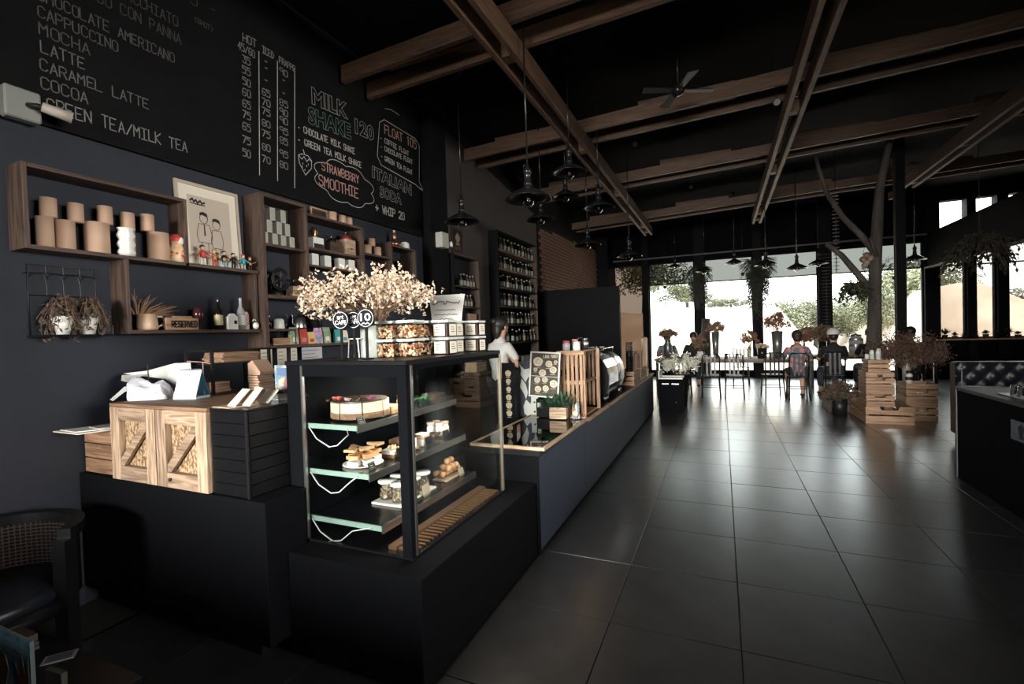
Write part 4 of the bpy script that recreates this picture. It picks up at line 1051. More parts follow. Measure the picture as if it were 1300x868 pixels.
def milk_jar(x, y, z, label, r=.024, h=.062, m=WCREAM, lid=None, grp=None):
    t = thing('pudding_jar', label, 'jar', (x, y, z), group=grp)
    G().lathe([(0, 0), (r, 0), (r, h * .75), (r * .8, h * .85), (r * .85, h), (r * .7, h), (0, h * .8)], seg=14).build('body', m, t)
    if lid: G().lathe([(0, h * .98), (r * .95, h * .98), (r * .95, h * 1.14), (0, h * 1.14)], seg=14).build('lid', lid, t)
    return t
milk_jar(XT1 - .055, 2.16, z1, 'white pudding jar with dark topping on the top shelf', .028, .075, lid=CHOCO)
milk_jar(XT1 - .06, 2.24, z1, 'second white pudding jar beside the mint bunch', .024, .07, lid=CHOCO)
t = tag(G().box(-.04, .04, -.045, .045, 0, .045, .004).build('cake_piece', mat('biscuit', (.42, .26, .15), .8), loc=(XT1 - .06, 2.07, z1)), 'tan biscuit square at the near end of the top shelf', 'cake')
t = thing('mint_bunch', 'bunch of dark mint leaves on the top glass shelf', 'herbs', (XT1 - .07, 2.38, z1))
g = G()
for k in range(120):
    d = Vector((R.gauss(0, 1), R.gauss(0, 1.6), abs(R.gauss(0, .8)))).normalized(); g.leaf(d * R.uniform(.0, .04) + Vector((0, R.uniform(-.05, .05), .005)), d, (0, 0, 1), .034, .022)
g.build('leaves', GRN, t, kind='stuff')
G().box(-.03, .03, -.05, .05, 0, .012).build('tray', BLACK, t)
price_tag(XT1 - .005, 2.22, z1, 'black tag in front of the white pudding jars', .1, wd=.065, hh=.045)
price_tag(XT1 - .005, 2.53, z1, 'black tag at the far end of the top shelf', .1, wd=.06, hh=.045)
t = tag(G().prism([(-.05, -.06), (.05, -.06), (.05, .06), (-.05, .06)], 0, .05, 'z').build('chocolate_slab', CHOCO, loc=(XT1 - .08, 2.52, z1)), 'dark chocolate slab at the far end of the top shelf', 'cake')
# middle shelf
plate(-1.66, 1.86, z2, .10, 'white plate under the caramel cake slices', PLATEW)
for k, (x, y, rz) in enumerate(((-1.715, 1.85, .9), (-1.655, 1.82, .1), (-1.60, 1.86, -.5), (-1.67, 1.92, 1.6))):
    t = thing('caramel_slice', ['caramel and white cake slice at the left of the plate', 'caramel cake slice in front with white cut face', 'caramel cake slice nearest the corner post', 'caramel cake slice at the back of the plate'][k], 'cake slice', (x, y, z2 + .0118), rz, 'caramel cake slices on the white plate')
    G().prism([(-.03, -.05), (.032, -.05), (.006, .03), (-.006, .03)], 0, .022, 'z').build('cream_layer', WCREAM, t)
    G().prism([(-.03, -.05), (.032, -.05), (.006, .03), (-.006, .03)], .0222, .034, 'z').build('sponge_layer', mat('caramel_sponge%s' % '', (.55, .33, .18), .8), t)
    G().prism([(-.031, -.051), (.033, -.051), (.006, .031), (-.006, .031)], .0342, .052, 'z').build('glaze', ORCAKE, t)
    G().prism([(-.008, .0), (.014, .0), (.010, .024), (.002, .03)], -.004, .0, 'x').build('chocolate_chip', CHOCO, t)
    t.children[-1].location = (0, -.02, .052)
price_tag(XT2 - .01, 1.80, z2, 'little black tag beside the caramel slices', .1)
def slab(x, y, z, layers, sx, sy, label, nm='cake_block', grp=None, rz=0):
    t = thing(nm, label, 'cake', (x, y, z), rz, grp); zz = 0
    for lnm, hh, m in layers: G().box(-sx, sx, -sy, sy, zz, zz + hh - .0003, .002).build(lnm, m, t); zz += hh
    return t
def nut_top(t, x, y, z, m, n=24, sp=.03, r=.008):
    g = G()
    for _ in range(n): g.ball((x + R.uniform(-sp, sp), y + R.uniform(-sp, sp), z + R.uniform(0, r)), r * R.uniform(.6, 1.2), 6, 4)
    g.build('topping', m, t, kind='stuff')
BISC = mat('almond', (.60, .42, .27), .7)
tt = slab(XT2 - .07, 2.03, z2, [('base_layer', .02, SPONGE), ('cream_layer', .022, WCREAM)], .04, .04, 'nut topped cake square nearest the corner post'); nut_top(tt, 0, 0, .046, BISC)
plate(XT2 - .07, 2.18, z2, .055, 'brown wooden coaster under the tall white cake', OLDW['x'])
slab(XT2 - .065, 2.175, z2 + .0115, [('cream_layer', .055, WCREAM), ('chocolate_top', .014, CHOCO)], .026, .03, 'tall white cake block with chocolate top on a coaster')
slab(XT2 - .12, 2.15, z2, [('base_layer', .05, CHOCO), ('crust', .02, SPONGE)], .03, .05, 'dark brownie block behind the tall white cake')
slab(XT2 - .06, 2.29, z2, [('cream_layer', .04, WCREAM), ('pink_cream', .02, mat('peach_cream', (.66, .45, .36), .6)), ('cream_layer', .012, WCREAM)], .03, .032, 'cream and peach layered cake cup in the middle shelf')
t = slab(XT2 - .06, 2.39, z2, [('base_layer', .03, CHOCO)], .04, .035, 'heaped dark chocolate cake beside white milk jars'); nut_top(t, 0, 0, .035, CHOCO, 40, .035, .012)
for k, (dx, y) in enumerate(((-.06, 2.475), (-.06, 2.535), (-.125, 2.48), (-.125, 2.54))):
    milk_jar(XT2 + dx, y, z2, ['near white milk jar with pale cap at the shelf front', 'far white milk jar with pale cap at the shelf front', 'near white milk jar in the second row', 'far white milk jar in the second row'][k], .027, .085, WCREAM, mat('peach_cap', (.74, .56, .46), .5) if k < 1 else bpy.data.materials['peach_cap'], 'white milk jars on the middle shelf')
for k, y in enumerate((2.02, 2.28, 2.47)): price_tag(XT2 - .005, y, z2, ['black tag before the nut topped cake', 'black tag before the peach layered cake', 'black tag before the white milk jars'][k], .08, wd=.07, hh=.055)
# lowest shelf
t = tag(G().box(-.16, .03, -.17, .16, 0, .012, .003).build('serving_board', PLATEW, loc=(XT3 - .045, 2.11, z3)), 'white board carrying the lidded nut cups', 'board')
NUTS = mat('nuts', (.52, .36, .24), .7, col2=(.78, .66, .52), scale=30)
for k, (dx, y) in enumerate(((-.065, 2.0), (-.06, 2.10), (-.065, 2.20), (-.16, 2.02), (-.16, 2.12))):
    t = thing('nut_cup', ['nut cup with white lid nearest the corner post', 'middle nut cup with white lid in the front row', 'far nut cup with white lid in the front row', 'near nut cup in the back row', 'far nut cup in the back row'][k], 'cup', (XT3 + dx, y, z3 + .0125), group='nut cups with white lids'); t.scale = (1.42, 1.42, 1.42)
    G().lathe([(0, 0), (.029, 0), (.032, .06), (.030, .06), (.027, .002), (0, .002)], seg=16).build('cup_wall', GJAR, t)
    g = G()
    for q in range(50):
        a = R.uniform(0, 6.3); rr = .023 * math.sqrt(R.random()) if q > 30 else .0235
        g.ball((rr * math.cos(a), rr * math.sin(a), R.uniform(.007, .052)), (.0055, .005, .004), 5, 4)
    g.build('nuts', NUTS, t, kind='stuff')
    G().lathe([(0, .0605), (.034, .0605), (.034, .067), (0, .069)], seg=18).build('lid', CERAM, t)
t = tag(G().box(-.06, .04, -.09, .10, 0, .012, .003).build('serving_board', PINE['y'], loc=(XT3 - .05, 2.46, z3)), 'pale wooden board under the heap of choux puffs', 'board')
gp = 'heap of choux puffs'
for k in range(18):
    lv = 0 if k < 10 else (1 if k < 16 else 2); q = k - (0, 10, 16)[lv]
    nx = (2, 2, 1)[lv]; y = (-.062, -.03, .0)[lv] + (q // nx) * (.034, .034, .03)[lv]; x = (-.04, -.025, -.015)[lv] + (q % nx) * .034
    o = G().ball((0, 0, .016), (.0175, .0175, .015), 9, 6).build('choux_puff', mat('golden_choux', (.50, .25, .11), .6, col2=(.66, .40, .22), scale=40) if k == 0 else bpy.data.materials['golden_choux'], loc=(XT3 - .055 + x * 1.2 + R.uniform(-.002, .002), 2.45 + (y + .03) * 1.25, z3 + .0125 + lv * .031)); o.scale = (1.2, 1.2, 1.25)
    tag(o, '%s choux puff from the near end, %s %s of the heap' % (ORD[q // nx], ['left', 'right'][q % nx] if nx > 1 else 'centre', ['in the bottom layer', 'in the middle layer', 'on top'][lv]), 'pastry', gp)
KT = mat('kraft_tag', (.42, .36, .27), .7)
price_tag(XT3 - .0, 2.15, z3, 'tan tag leaning before the lidded nut cups', .08, KT, .07, .06)
price_tag(XT3 + .0, 2.53, z3, 'tan tag leaning before the choux puffs', .08, KT, .06, .045)

# ================================================================== ON TOP OF THE CASE
ZK = CZ1 + .0005
def round_sign(x, y, zc, r, label, txt, rows):
    t = thing('round_sign', label, 'sign', (x, y, ZK), rz=.18)
    G().cyl(0, 0, 0, .006, .03, seg=16).build('foot', BLACK, t)
    G().box(-.006, .006, -.003, .003, .006, zc - ZK - r + .004).build('stem', BLACK, t)
    c = zc - ZK
    G().prism([(r * math.cos(a), c + r * math.sin(a)) for a in [2 * PI * k / 32 for k in range(32)]], -.006, .0, 'y').build('disc', mat('sign_navy', (.010, .012, .017), .8, spec=.1) if 'sign_navy' not in bpy.data.materials else bpy.data.materials['sign_navy'], t)
    g = G(); P = plane_xz(-.0066)
    poly(g, P, [(r * .86 * math.cos(a), c + r * .86 * math.sin(a)) for a in [2 * PI * k / 28 for k in range(28)]], .0028, True)
    g.build('ring', WHITE, t)
    for s_, dz, wd, hh in rows:
        if s_ == '~': 
            g = G(); poly(g, P, [(-wd / 2, c + dz), (-wd / 4, c + dz + hh), (0, c + dz), (wd / 4, c + dz + hh), (wd / 2, c + dz)], .004); g.build('ornament', WHITE, t)
        else: solid_text(s_, 'lettering', P, -wd / 2, c + dz, wd / 2, hh, WHITE, t)
    return t
round_sign(-1.556, 1.80, 1.57, .047, 'round black sign on a stem reading 10', '10', [('10', -.014, .056, .038), ('~', -.028, .04, .006)])
round_sign(-1.712, 1.80, 1.566, .046, 'round black sign reading CAFE in front of its twin', 'CAFE', [('CAFE', -.022, .062, .021), ('art', .004, .036, .02)])
round_sign(-1.672, 1.845, 1.566, .044, 'round black sign half hidden behind the CAFE sign', 'CAFE', [('CAFE', -.018, .06, .021), ('art', .006, .034, .018)])
# easel (white wire stool shape)
t = thing('wire_easel', 'small white wire stool frame between signs and vase', 'stand', (-1.685, 1.87, ZK))
g = G()
for x, y in ((-.028, -.02), (.028, -.02), (-.028, .02), (.028, .02)): g.tube([(x * 1.25, y, .003), (x, y, .10)], .003, 6)
g.tube([(-.028, -.02, .10), (.028, -.02, .10), (.028, .02, .10), (-.028, .02, .10), (-.028, -.02, .10)], .003, 6); g.build('frame', CERAM, t)
# vase with the big dried bouquet
t = thing('flower_vase', 'pale frosted vase holding the big dried cream bouquet', 'vase', (-1.685, 1.985, ZK))
G().lathe([(0, 0), (.055, 0), (.057, .005), (.055, .165), (.049, .165), (.049, .01), (0, .01)], seg=20).build('vase', mat('frosted_vase', (.42, .47, .44), .3), t)
def bouquet(t, n, R0, zb, H, spread, mts, seed, bl=.017, per=22, sq=(1, 1), nmat=STEMM, low=.62):
    r = random.Random(seed); s = G(); gs = [G() for _ in mts]
    for k in range(n):
        a = r.uniform(0, 2 * PI); rad = spread * math.sqrt(r.random()); hh = H * (1 - .35 * (rad / spread) ** 2) * r.uniform(low, 1.0)
        tip = Vector((rad * math.cos(a) * sq[0], rad * math.sin(a) * sq[1], zb + hh))
        mid = Vector((tip.x * .35, tip.y * .35, zb + hh * .5)); s.tube([(r.uniform(-R0, R0), r.uniform(-R0, R0), zb - .05), mid, tip], [.002, .0018, .001], 4)
        g = gs[min(len(mts) - 1, int(abs(r.gauss(0, .75))))]
        cr = spread * .17
        for _ in range(per):
            p = tip + Vector((r.gauss(0, cr * .6), r.gauss(0, cr * .6), r.gauss(-cr * .2, cr * .65)))
            for q in range(3):
                d = Vector((r.gauss(0, 1), r.gauss(0, 1), r.gauss(.2, 1))); g.leaf(p, d, (r.gauss(0, 1), r.gauss(0, 1), r.gauss(0, 1)), bl * r.uniform(.6, 1.3), bl * .7)
    s.build('stems', nmat, t, kind='stuff')
    for g, m in zip(gs, mts): g.build('blossoms', m, t, kind='stuff')
t2 = thing('dried_bouquet', 'wide bouquet of dried cream blossoms in the frosted vase', 'dried flowers', (-1.69, 2.0, ZK))
bouquet(t2, 95, .02, .17, .275, .34, [DRYC, DRYC, DRYB], 5, .017, 20, (1.05, .85))
# snack jars
def snack_jar(x, y, z, lab, grp, kind):
    t = thing('snack_jar', lab, 'jar', (x, y, z), rz=.0, group=grp)
    w_ = .050
    G().box(-w_, w_, -w_, w_, .0, .078, .006).build('wall', GJAR, t)
    G().box(-w_ - .003, w_ + .003, -w_ - .003, w_ + .003, .0785, .092, .004).build('lid', mat('clear_lid', (.62, .68, .64), .25) if 'clear_lid' not in bpy.data.materials else bpy.data.materials['clear_lid'], t)
    if kind == 0:
        g = G()
        for q in range(110):
            f = q % 4
            x_, y_ = R.uniform(-.040, .040), R.uniform(-.040, .040)
            if f == 0: y_ = -.041
            if f == 1: x_ = .041
            g.ball((x_, y_, R.uniform(.007, .066)), (R.uniform(.005, .009), R.uniform(.005, .009), R.uniform(.004, .008)), 5, 4)
        g.build('snacks', JARN, t, kind='stuff')
    else:
        G().box(-.044, .044, -.044, .044, .003, .070, .003).build('contents', CHOCO, t)
        for rzz in (0, PI / 2):
            G().box(-.034, .034, -.0535, -.0522, .008, .070).build('label', CREAM, t).rotation_euler = (0, 0, rzz)
            g = G()
            for q in range(3): poly(g, plane_xz(-.0538), [(-.02, .03 + q * .012), (.02 - .006 * q, .03 + q * .012)], .003)
            g.build('writing', INK, t).rotation_euler = (0, 0, rzz)
    return t
JARN = mat('mixed_nuts', (.36, .16, .08), .6, col2=(.80, .58, .38), scale=28, mixlo=.42, mixhi=.58)
jx = [-1.55, -1.43]
jars = [(-1.558, 1.975, 0), (-1.434, 1.985, 0), (-1.49, 2.20, 0), (-1.37, 2.20, 1), (-1.42, 2.36, 1), (-1.36, 2.52, 1)]
for k, (x, y, kd) in enumerate(jars):
    for lv in (0, 1):
        snack_jar(x, y, ZK + .0925 * lv, '%s %s jar from the vase, %s' % (ORD[k], 'mixed nut' if kd == 0 else 'white labelled', 'lower row' if lv == 0 else 'stacked on top'), 'clear jars of nuts' if kd == 0 else 'clear jars with white labels', kd)
# curled note
t = thing('paper_note', 'tall white handwritten note curled up behind the jars', 'note', (-1.60, 2.58, ZK), rz=.12)
g = G(); nn = 8; W3, H3 = .245, .36
rowsn = []
for j in range(7):
    v = j / 6; ww = W3 / 2 * (1.0 - .16 * math.sin(PI * min(1, v * 1.1)) if v < .92 else 1.02)
    rowsn.append(g.verts([(-ww + 2 * ww * i / nn, .03 * (1 - math.cos((i / nn - .5) * 1.6)) + .03 * v, v * H3) for i in range(nn + 1)]))
for a, b in zip(rowsn, rowsn[1:]):
    for i in range(nn): g.bm.faces.new([a[i], a[i + 1], b[i + 1], b[i]]).smooth = True
g.build('sheet', WHITE, t)
g = G(); P = plane_xz(-.004) @ Matrix.Rotation(math.radians(-5), 4, 'X')
for j, (v, wd, th, n_) in enumerate(((.31, .19, .006, 22), (.265, .13, .004, 20), (.235, .16, .0035, 26), (.205, .10, .0035, 16), (.165, .12, .004, 18), (.12, .15, .003, 22))):
    pts = [(-wd / 2 + wd * i / n_, v + (.010 if j == 0 else .005) * R.uniform(-1, 1)) for i in range(n_ + 1)]; poly(g, P, pts, th)
g.build('handwriting', mat('pencil_grey', (.12, .12, .13), .7), t)
G().box(-.06, .06, .05, .07, 0, .20).build('prop', BLACK, t)
# ================================================================== BAR COUNTER
t = thing('bar_counter', 'long navy painted serving counter running towards the far windows', 'counter', (-1.66, 2.885, 0))
LB = 8.55 - 2.885
G().box(.03, .53, .02, LB, .0, .06).build('toe_kick', BLACK, t)
for k in range(5):
    y0 = LB * k / 5; G().box(.53, .548, y0 + .002, y0 + LB / 5 - .002, .045, .66, .002).build('front_panel', NAVY2, t)
G().box(0, .53, .0, LB, .06, .66).build('body', BLACKM, t); G().box(.50, .549, -.003, .0015, .045, .66).build('end_shade', BLACKM, t)  # black strip on the panel end stands in for the cake case's shadow
G().box(-.02, .56, -.01, LB + .02, .6605, .695, .003).build('top', BLACKL, t)
for k in range(4): G().box(.553, .572, 1.2 + k * (LB - 1.2) / 4, 1.2 + (k + 1) * (LB - 1.2) / 4 - .006, .668, .70, .002).build('wood_edging', CRATE['y'], t)
ZB = .6955
# glazed tray table at the near end
t = thing('glazed_tray', 'shallow wood rimmed tray of pictures under glass at the counter end', 'tray', (-1.63, 2.90, ZB))
G().box(0, .535, .02, 1.15, .0, .004).build('picture_bed', mat('picture_bed', (.012, .014, .018), .5), t)
for nm, bx, ax in (('rim', (0, .555, 0, .022, -.0, .022), 'x'), ('rim', (.533, .555, .0225, 1.15, 0, .022), 'y'), ('rim', (0, .016, .0225, 1.15, 0, .022), 'y'), ('rim', (.0165, .5325, 1.13, 1.15, 0, .022), 'x')):
    G().box(*bx, .002).build(nm, PINE[ax], t)
FOOD = mat('food_print', (.55, .40, .22), .6, col2=(.75, .68, .55), scale=60)
for k in range(22):
    x, y = R.uniform(.06, .49), R.uniform(.08, 1.07); s_ = R.uniform(.02, .04)
    G().prism([(x + s_ * math.cos(a) * (1 + .2 * math.sin(3 * a)), y + s_ * 1.2 * math.sin(a)) for a in [2 * PI * q / 10 for q in range(10)]], .0042, .005, 'z').build('food_picture', [FOOD, mat('teal_mint', (.10, .22, .2), .6) if 'teal_mint' not in bpy.data.materials else bpy.data.materials['teal_mint'], CREAM][k % 3], t)
G().box(.0165, .5325, .0225, 1.1295, .012, .0155).build('glass_top', glass('table_glass', (.82, .85, .85), 1.6), t)
# standing posters behind the tray
def food_grid(t, P, x0, x1, z0, z1, nx, nz, m, rr=.4):
    for i in range(nx):
        for j in range(nz):
            cx, cz = x0 + (i + .5) * (x1 - x0) / nx, z0 + (j + .5) * (z1 - z0) / nz; s_ = min((x1 - x0) / nx, (z1 - z0) / nz) * rr * R.uniform(.8, 1.1)
            g = G(); g.M = P; g.face([(cx + s_ * math.cos(a) * (1 + .12 * math.sin(5 * a)), cz + s_ * math.sin(a), 0) for a in [2 * PI * q / 12 for q in range(12)]]); g.M = Matrix(); g.build('food_picture', m, t)
            g = G(); poly(g, P, [(cx - s_ * .7, cz - s_ * 1.25), (cx + s_ * .6, cz - s_ * 1.25)], .004); g.build('caption', CREAM, t)
t = thing('food_poster', 'black upright menu panel of small food pictures beside the case', 'menu', (-1.86, 3.95, .002))
G().box(0, .13, 0, .012, .0, 1.20).build('panel', BLACKL, t)
food_grid(t, plane_xz(-.0005), .01, .12, .70, 1.14, 1, 6, FOOD)
G().box(0, .13, .012, .05, 0, .06).build('foot', BLACK, t)
t = thing('paper_cutout', 'navy panel with torn white paper shapes standing behind the tray', 'poster', (-1.78, 4.16, ZB - .02))
G().box(.0, .19, .012, .10, -.672, .02).build('base', BLACK, t)
G().box(0, .19, 0, .012, 0, .52).build('panel', mat('slate_navy', (.05, .055, .08), .6), t)
G().box(.12, .19, -.001, .0, 0, .22).build('panel', CREAM, t)
shapes = [[(.01, .50), (.03, .44), (.02, .40), (.07, .33), (.10, .38), (.16, .36), (.155, .44), (.13, .52), (.12, .46), (.06, .45)],
          [(.03, .36), (.01, .28), (.05, .22), (.07, .17), (.09, .23), (.07, .31)], [(.10, .34), (.17, .35), (.18, .29), (.155, .22), (.14, .28), (.11, .30)],
          [(.14, .22), (.115, .12), (.07, .16), (.04, .10), (.05, .03), (.09, .0), (.14, .02), (.17, .12), (.165, .2)]]
for sh in shapes: G().prism(sh, -.006, -.0012, 'y').build('white_shape', WHITE, t)
for z in (.05, .14, .30): G().prism([(.155 + .01 * math.cos(a), z + .01 * math.sin(a)) for a in [2 * PI * q / 8 for q in range(8)]], -.0075, -.0062 if z > .2 else -.0012, 'y').build('dark_spot', INK, t)
# framed chalk food menu on its easel
t = thing('food_menu_board', 'white framed board of chalk drawn toasts titled LAVA TOAST', 'menu', (-1.575, 3.88, ZB + .215), rot=(math.radians(-3), math.radians(3.5), .06))
w_, h_ = .275, .40
G().box(0, w_, .0, .016, 0, .014, .003).box(0, w_, 0, .016, h_ - .014, h_, .003).box(0, .014, 0, .016, .0145, h_ - .0145, .003).box(w_ - .014, w_, 0, .016, .0145, h_ - .0145, .003).build('frame', CERAM, t)
G().box(.0145, w_ - .0145, .005, .012, .0145, h_ - .0145).build('board', mat('brown_chalkboard', (.055, .045, .038), .8, col2=(.10, .085, .07), scale=20), t)
G().box(.0145, w_ - .0145, .003, .0048, h_ * .455, h_ * .465).build('divider', CERAM, t)
P = plane_xz(.0044)
CRP = mat('cream_print', (.74, .68, .55), .7, col2=(.60, .50, .36), scale=50)
for cx, cz, r_ in ((.075, .31, .045), (.175, .295, .032), (.235, .315, .017), (.055, .24, .018), (.12, .215, .033), (.215, .245, .033), (.075, .15, .028), (.145, .155, .027), (.225, .125, .036), (.085, .07, .03), (.155, .08, .029)):
    g = G(); g.M = P; g.face([(cx + r_ * math.cos(a) * (1 + .08 * math.sin(5 * a + cx * 90)), cz + r_ * .92 * math.sin(a), 0) for a in [2 * PI * q / 14 for q in range(14)]]); g.M = Matrix(); o = g.build('toast_drawing', CRP, t)
    g = G(); poly(g, plane_xz(.0040), [(cx + r_ * .45 * math.cos(a), cz + r_ * .4 * math.sin(a)) for a in [2 * PI * q / 7 for q in range(7)]], .0025, True); g.build('drawn_line', INK, o)
    g = G(); poly(g, P, [(cx - r_ * .8, cz - r_ * 1.25), (cx + r_ * .5, cz - r_ * 1.2)], .003); g.build('caption', CREAM, t)
g = G(); write(g, P, 'LAVA TOAST', .125, .345, .255, .355, .024, .0045); g.build('lettering', CRP, t)
t = thing('dark_stand', 'black acrylic block holding up the LAVA TOAST board', 'stand', (-1.53, 3.93, ZB + .0235))
G().box(.0, .13, .02, .10, 0, .16, .003).build('block', BLACKG, t); G().box(.02, .05, .0, .02, .09, .13).build('clip', CERAM, t)
# succulent planter and snack packet
t = thing('planter_box', 'small pine box of dark green plants before the crate', 'potted plant', (-1.30, 3.93, ZB + .0235), rz=.06)
G().box(-.085, .065, -.05, .05, 0, .10, .003).build('box', PINE['x'], t)
g = G()
for k in range(620):
    d = Vector((R.gauss(-.45, 1), R.gauss(-.3, .8), abs(R.gauss(.5, .6)))).normalized(); g.leaf(Vector((R.uniform(-.085, .07), R.uniform(-.04, .04), .10)) + d * R.uniform(0, .10), d, (0, 0, 1), .055, .018)
g.build('leaves', LEAFG, t, kind='stuff')
t = thing('snack_packet', 'crinkled silver snack packet beside the planter box', 'snack bag', (-1.165, 3.955, ZB + .0235))
g = G(); g.bm.free(); g.bm = crumple(9, .058, .034, .155); g.build('bag', mat('silver_foil', (.60, .63, .66), .22, .7), t)
G().ball((.0, -.020, .045), (.03, .012, .024), 9, 6).build('printed_picture', mat('biscuit_print', (.62, .50, .34), .5), t)
# upright slatted crate
t = thing('slatted_crate', 'upright pine slat crate shelf standing on the counter', 'crate', (-1.375, 4.09, ZB))
w_, d_, h_ = .255, .60, .60
for k in range(6): G().box(.012 + k * .0405, .012 + k * .0405 + .026, .0, .012, .03, h_ - .03, .002).build('slat', CRATE['z'], t)
for z in (0, h_ - .035, .30): G().box(0, w_, .0125 if z == .30 else -.002, .022 if z == .30 else .0, z, z + .035).build('rail', CRATE['x'], t) if z == .30 else G().box(0, w_, 0.0, .03, z if z else 0, (z + .035) if z else .029).build('rail', CRATE['x'], t)
for k in range(6): G().box(.012 + k * .0405, .012 + k * .0405 + .026, d_ - .012, d_, .03, h_ - .036, .002).build('slat', CRATE['z'], t)
G().box(w_ - .03, w_, .0305, .055, .0, h_).build('post', CRATE['z'], t); G().box(w_ - .03, w_, d_ - .035, d_ - .0125, .0, h_).build('post', CRATE['z'], t)
G().box(0, .012, .03, d_ - .013, .02, .14).box(0, .012, .03, d_ - .013, .20, .36).box(0, .012, .03, d_ - .013, .42, .56).build('back_boards', CRATE['y'], t)
for z in (.0, .30, h_ - .014): G().box(.0125, w_ - .0305, .056, d_ - .036, z, z + .014).build('shelf', CRATE['y'], t)
for k, (z, y) in enumerate(((.0145, .17), (.0145, .34), (.3145, .18), (.3145, .33), (.3145, .45))):
    o = bottle(-1.24, 4.09 + y, ZB + z, (.16, .12, .19, .14, .17)[k], .03, GUNM if k != 3 else CERAM, ['dark jar low in the slatted crate', 'second dark jar low in the slatted crate', 'dark bottle on the crate middle shelf', 'white jar on the crate middle shelf', 'far dark bottle on the crate middle shelf'][k], cap=STEEL)
for k, (x, y, m, h) in enumerate(((-1.31, 4.2, RED, .09), (-1.22, 4.22, CERAM, .08), (-1.28, 4.38, mat('pink_lid', (.55, .25, .25), .5), .10), (-1.20, 4.45, STEEL, .11), (-1.29, 4.55, GUNM, .12))):
    t = thing('topping_jar', ['glass jar with red lid on top of the crate', 'white sugar jar on top of the crate', 'jar with pink lid on top of the crate', 'steel shaker on top of the crate', 'dark canister on top of the crate'][k], 'jar', (x, y, ZB + .6005))
    G().lathe([(0, 0), (.035, 0), (.036, h * .7), (.025, h * .8), (0, h * .8)], seg=12).build('body', m if k > 2 else CERAM if k == 1 else mat('jar_grey_%d' % k, (.30, .31, .31), .2), t)
    G().lathe([(0, h * .8), (.032, h * .8), (.03, h), (0, h)], seg=12).build('lid', m, t)

# ---- espresso machine
t = thing('espresso_machine', 'chrome espresso machine with curved back seen from the customer side', 'coffee machine', (-1.52, 4.98, ZB))
prof = [(0, .06), (.30, .06), (.37, .09), (.40, .18), (.405, .28), (.385, .37), (.34, .45), (.26, .505), (.16, .53), (0, .53)]
g = G().prism(prof, .10, .66, 'y'); g.build('shell', CHROME, t)
g = G().prism([(x * 1.03, .06 + (z - .06) * 1.04) for x, z in prof], .66, .74, 'y'); g.build('end_ring', BLACKG, t)
g = G().prism([(x * .98, .06 + (z - .06) * .98) for x, z in prof], .74, 1.02, 'y'); g.build('rear_shell', mat('satin_steel', (.60, .57, .52), .28, 1.0), t)
G().prism([(x * 1.02, .055 + (z - .06) * 1.02) for x, z in prof], .05, .10, 'y').build('end_panel', BLACKG, t)
for x in (.06, .34):
    for y in (.15, .95): G().cyl(x, y, 0, .06, .025).build('foot', STEEL, t)
for z, in ((.56,),):
    G().tube([(.06, .08, z), (.06, 1.0, z)], .008, 8).tube([(.26, .08, z), (.26, 1.0, z)], .008, 8).tube([(.06, .08, .52), (.06, .08, z)], .006, 6).tube([(.26, .08, .50), (.26, .08, z)], .006, 6).tube([(.06, 1.0, .52), (.06, 1.0, z)], .006, 6).tube([(.26, 1.0, .50), (.26, 1.0, z)], .006, 6).build('cup_rail', CHROME, t)
for k in range(5): G().ball((.36 - .02 * k, .2 + .1 * k, .035), .012, 8, 5).build('valve_knob', STEEL, t)
for k in range(6):
    x, y = -1.42 + (k % 2) * .10, 5.20 + (k // 2) * .22
    o = G().lathe([(0, 0), (.026, 0), (.036, .05), (.033, .05), (.024, .004), (0, .004)], seg=12).build('espresso_cup', CERAM if k % 3 else GUNM, loc=(x, y, ZB + .5308))
    tag(o, '%s %s cup on top of the espresso machine' % (ORD[k // 2], ['inner', 'outer'][k % 2]), 'cup', 'cups on the espresso machine')
# grinder hopper & tools behind
t = thing('coffee_grinder', 'black electric coffee grinder beside the espresso machine', 'coffee grinder', (-1.42, 6.28, ZB))
G().box(-.09, .09, -.10, .10, 0, .32, .01).build('body', BLACKG, t); G().lathe([(0, .3205), (.05, .3205), (.09, .42), (.09, .46), (0, .47)], seg=14).build('hopper', GUNM, t)
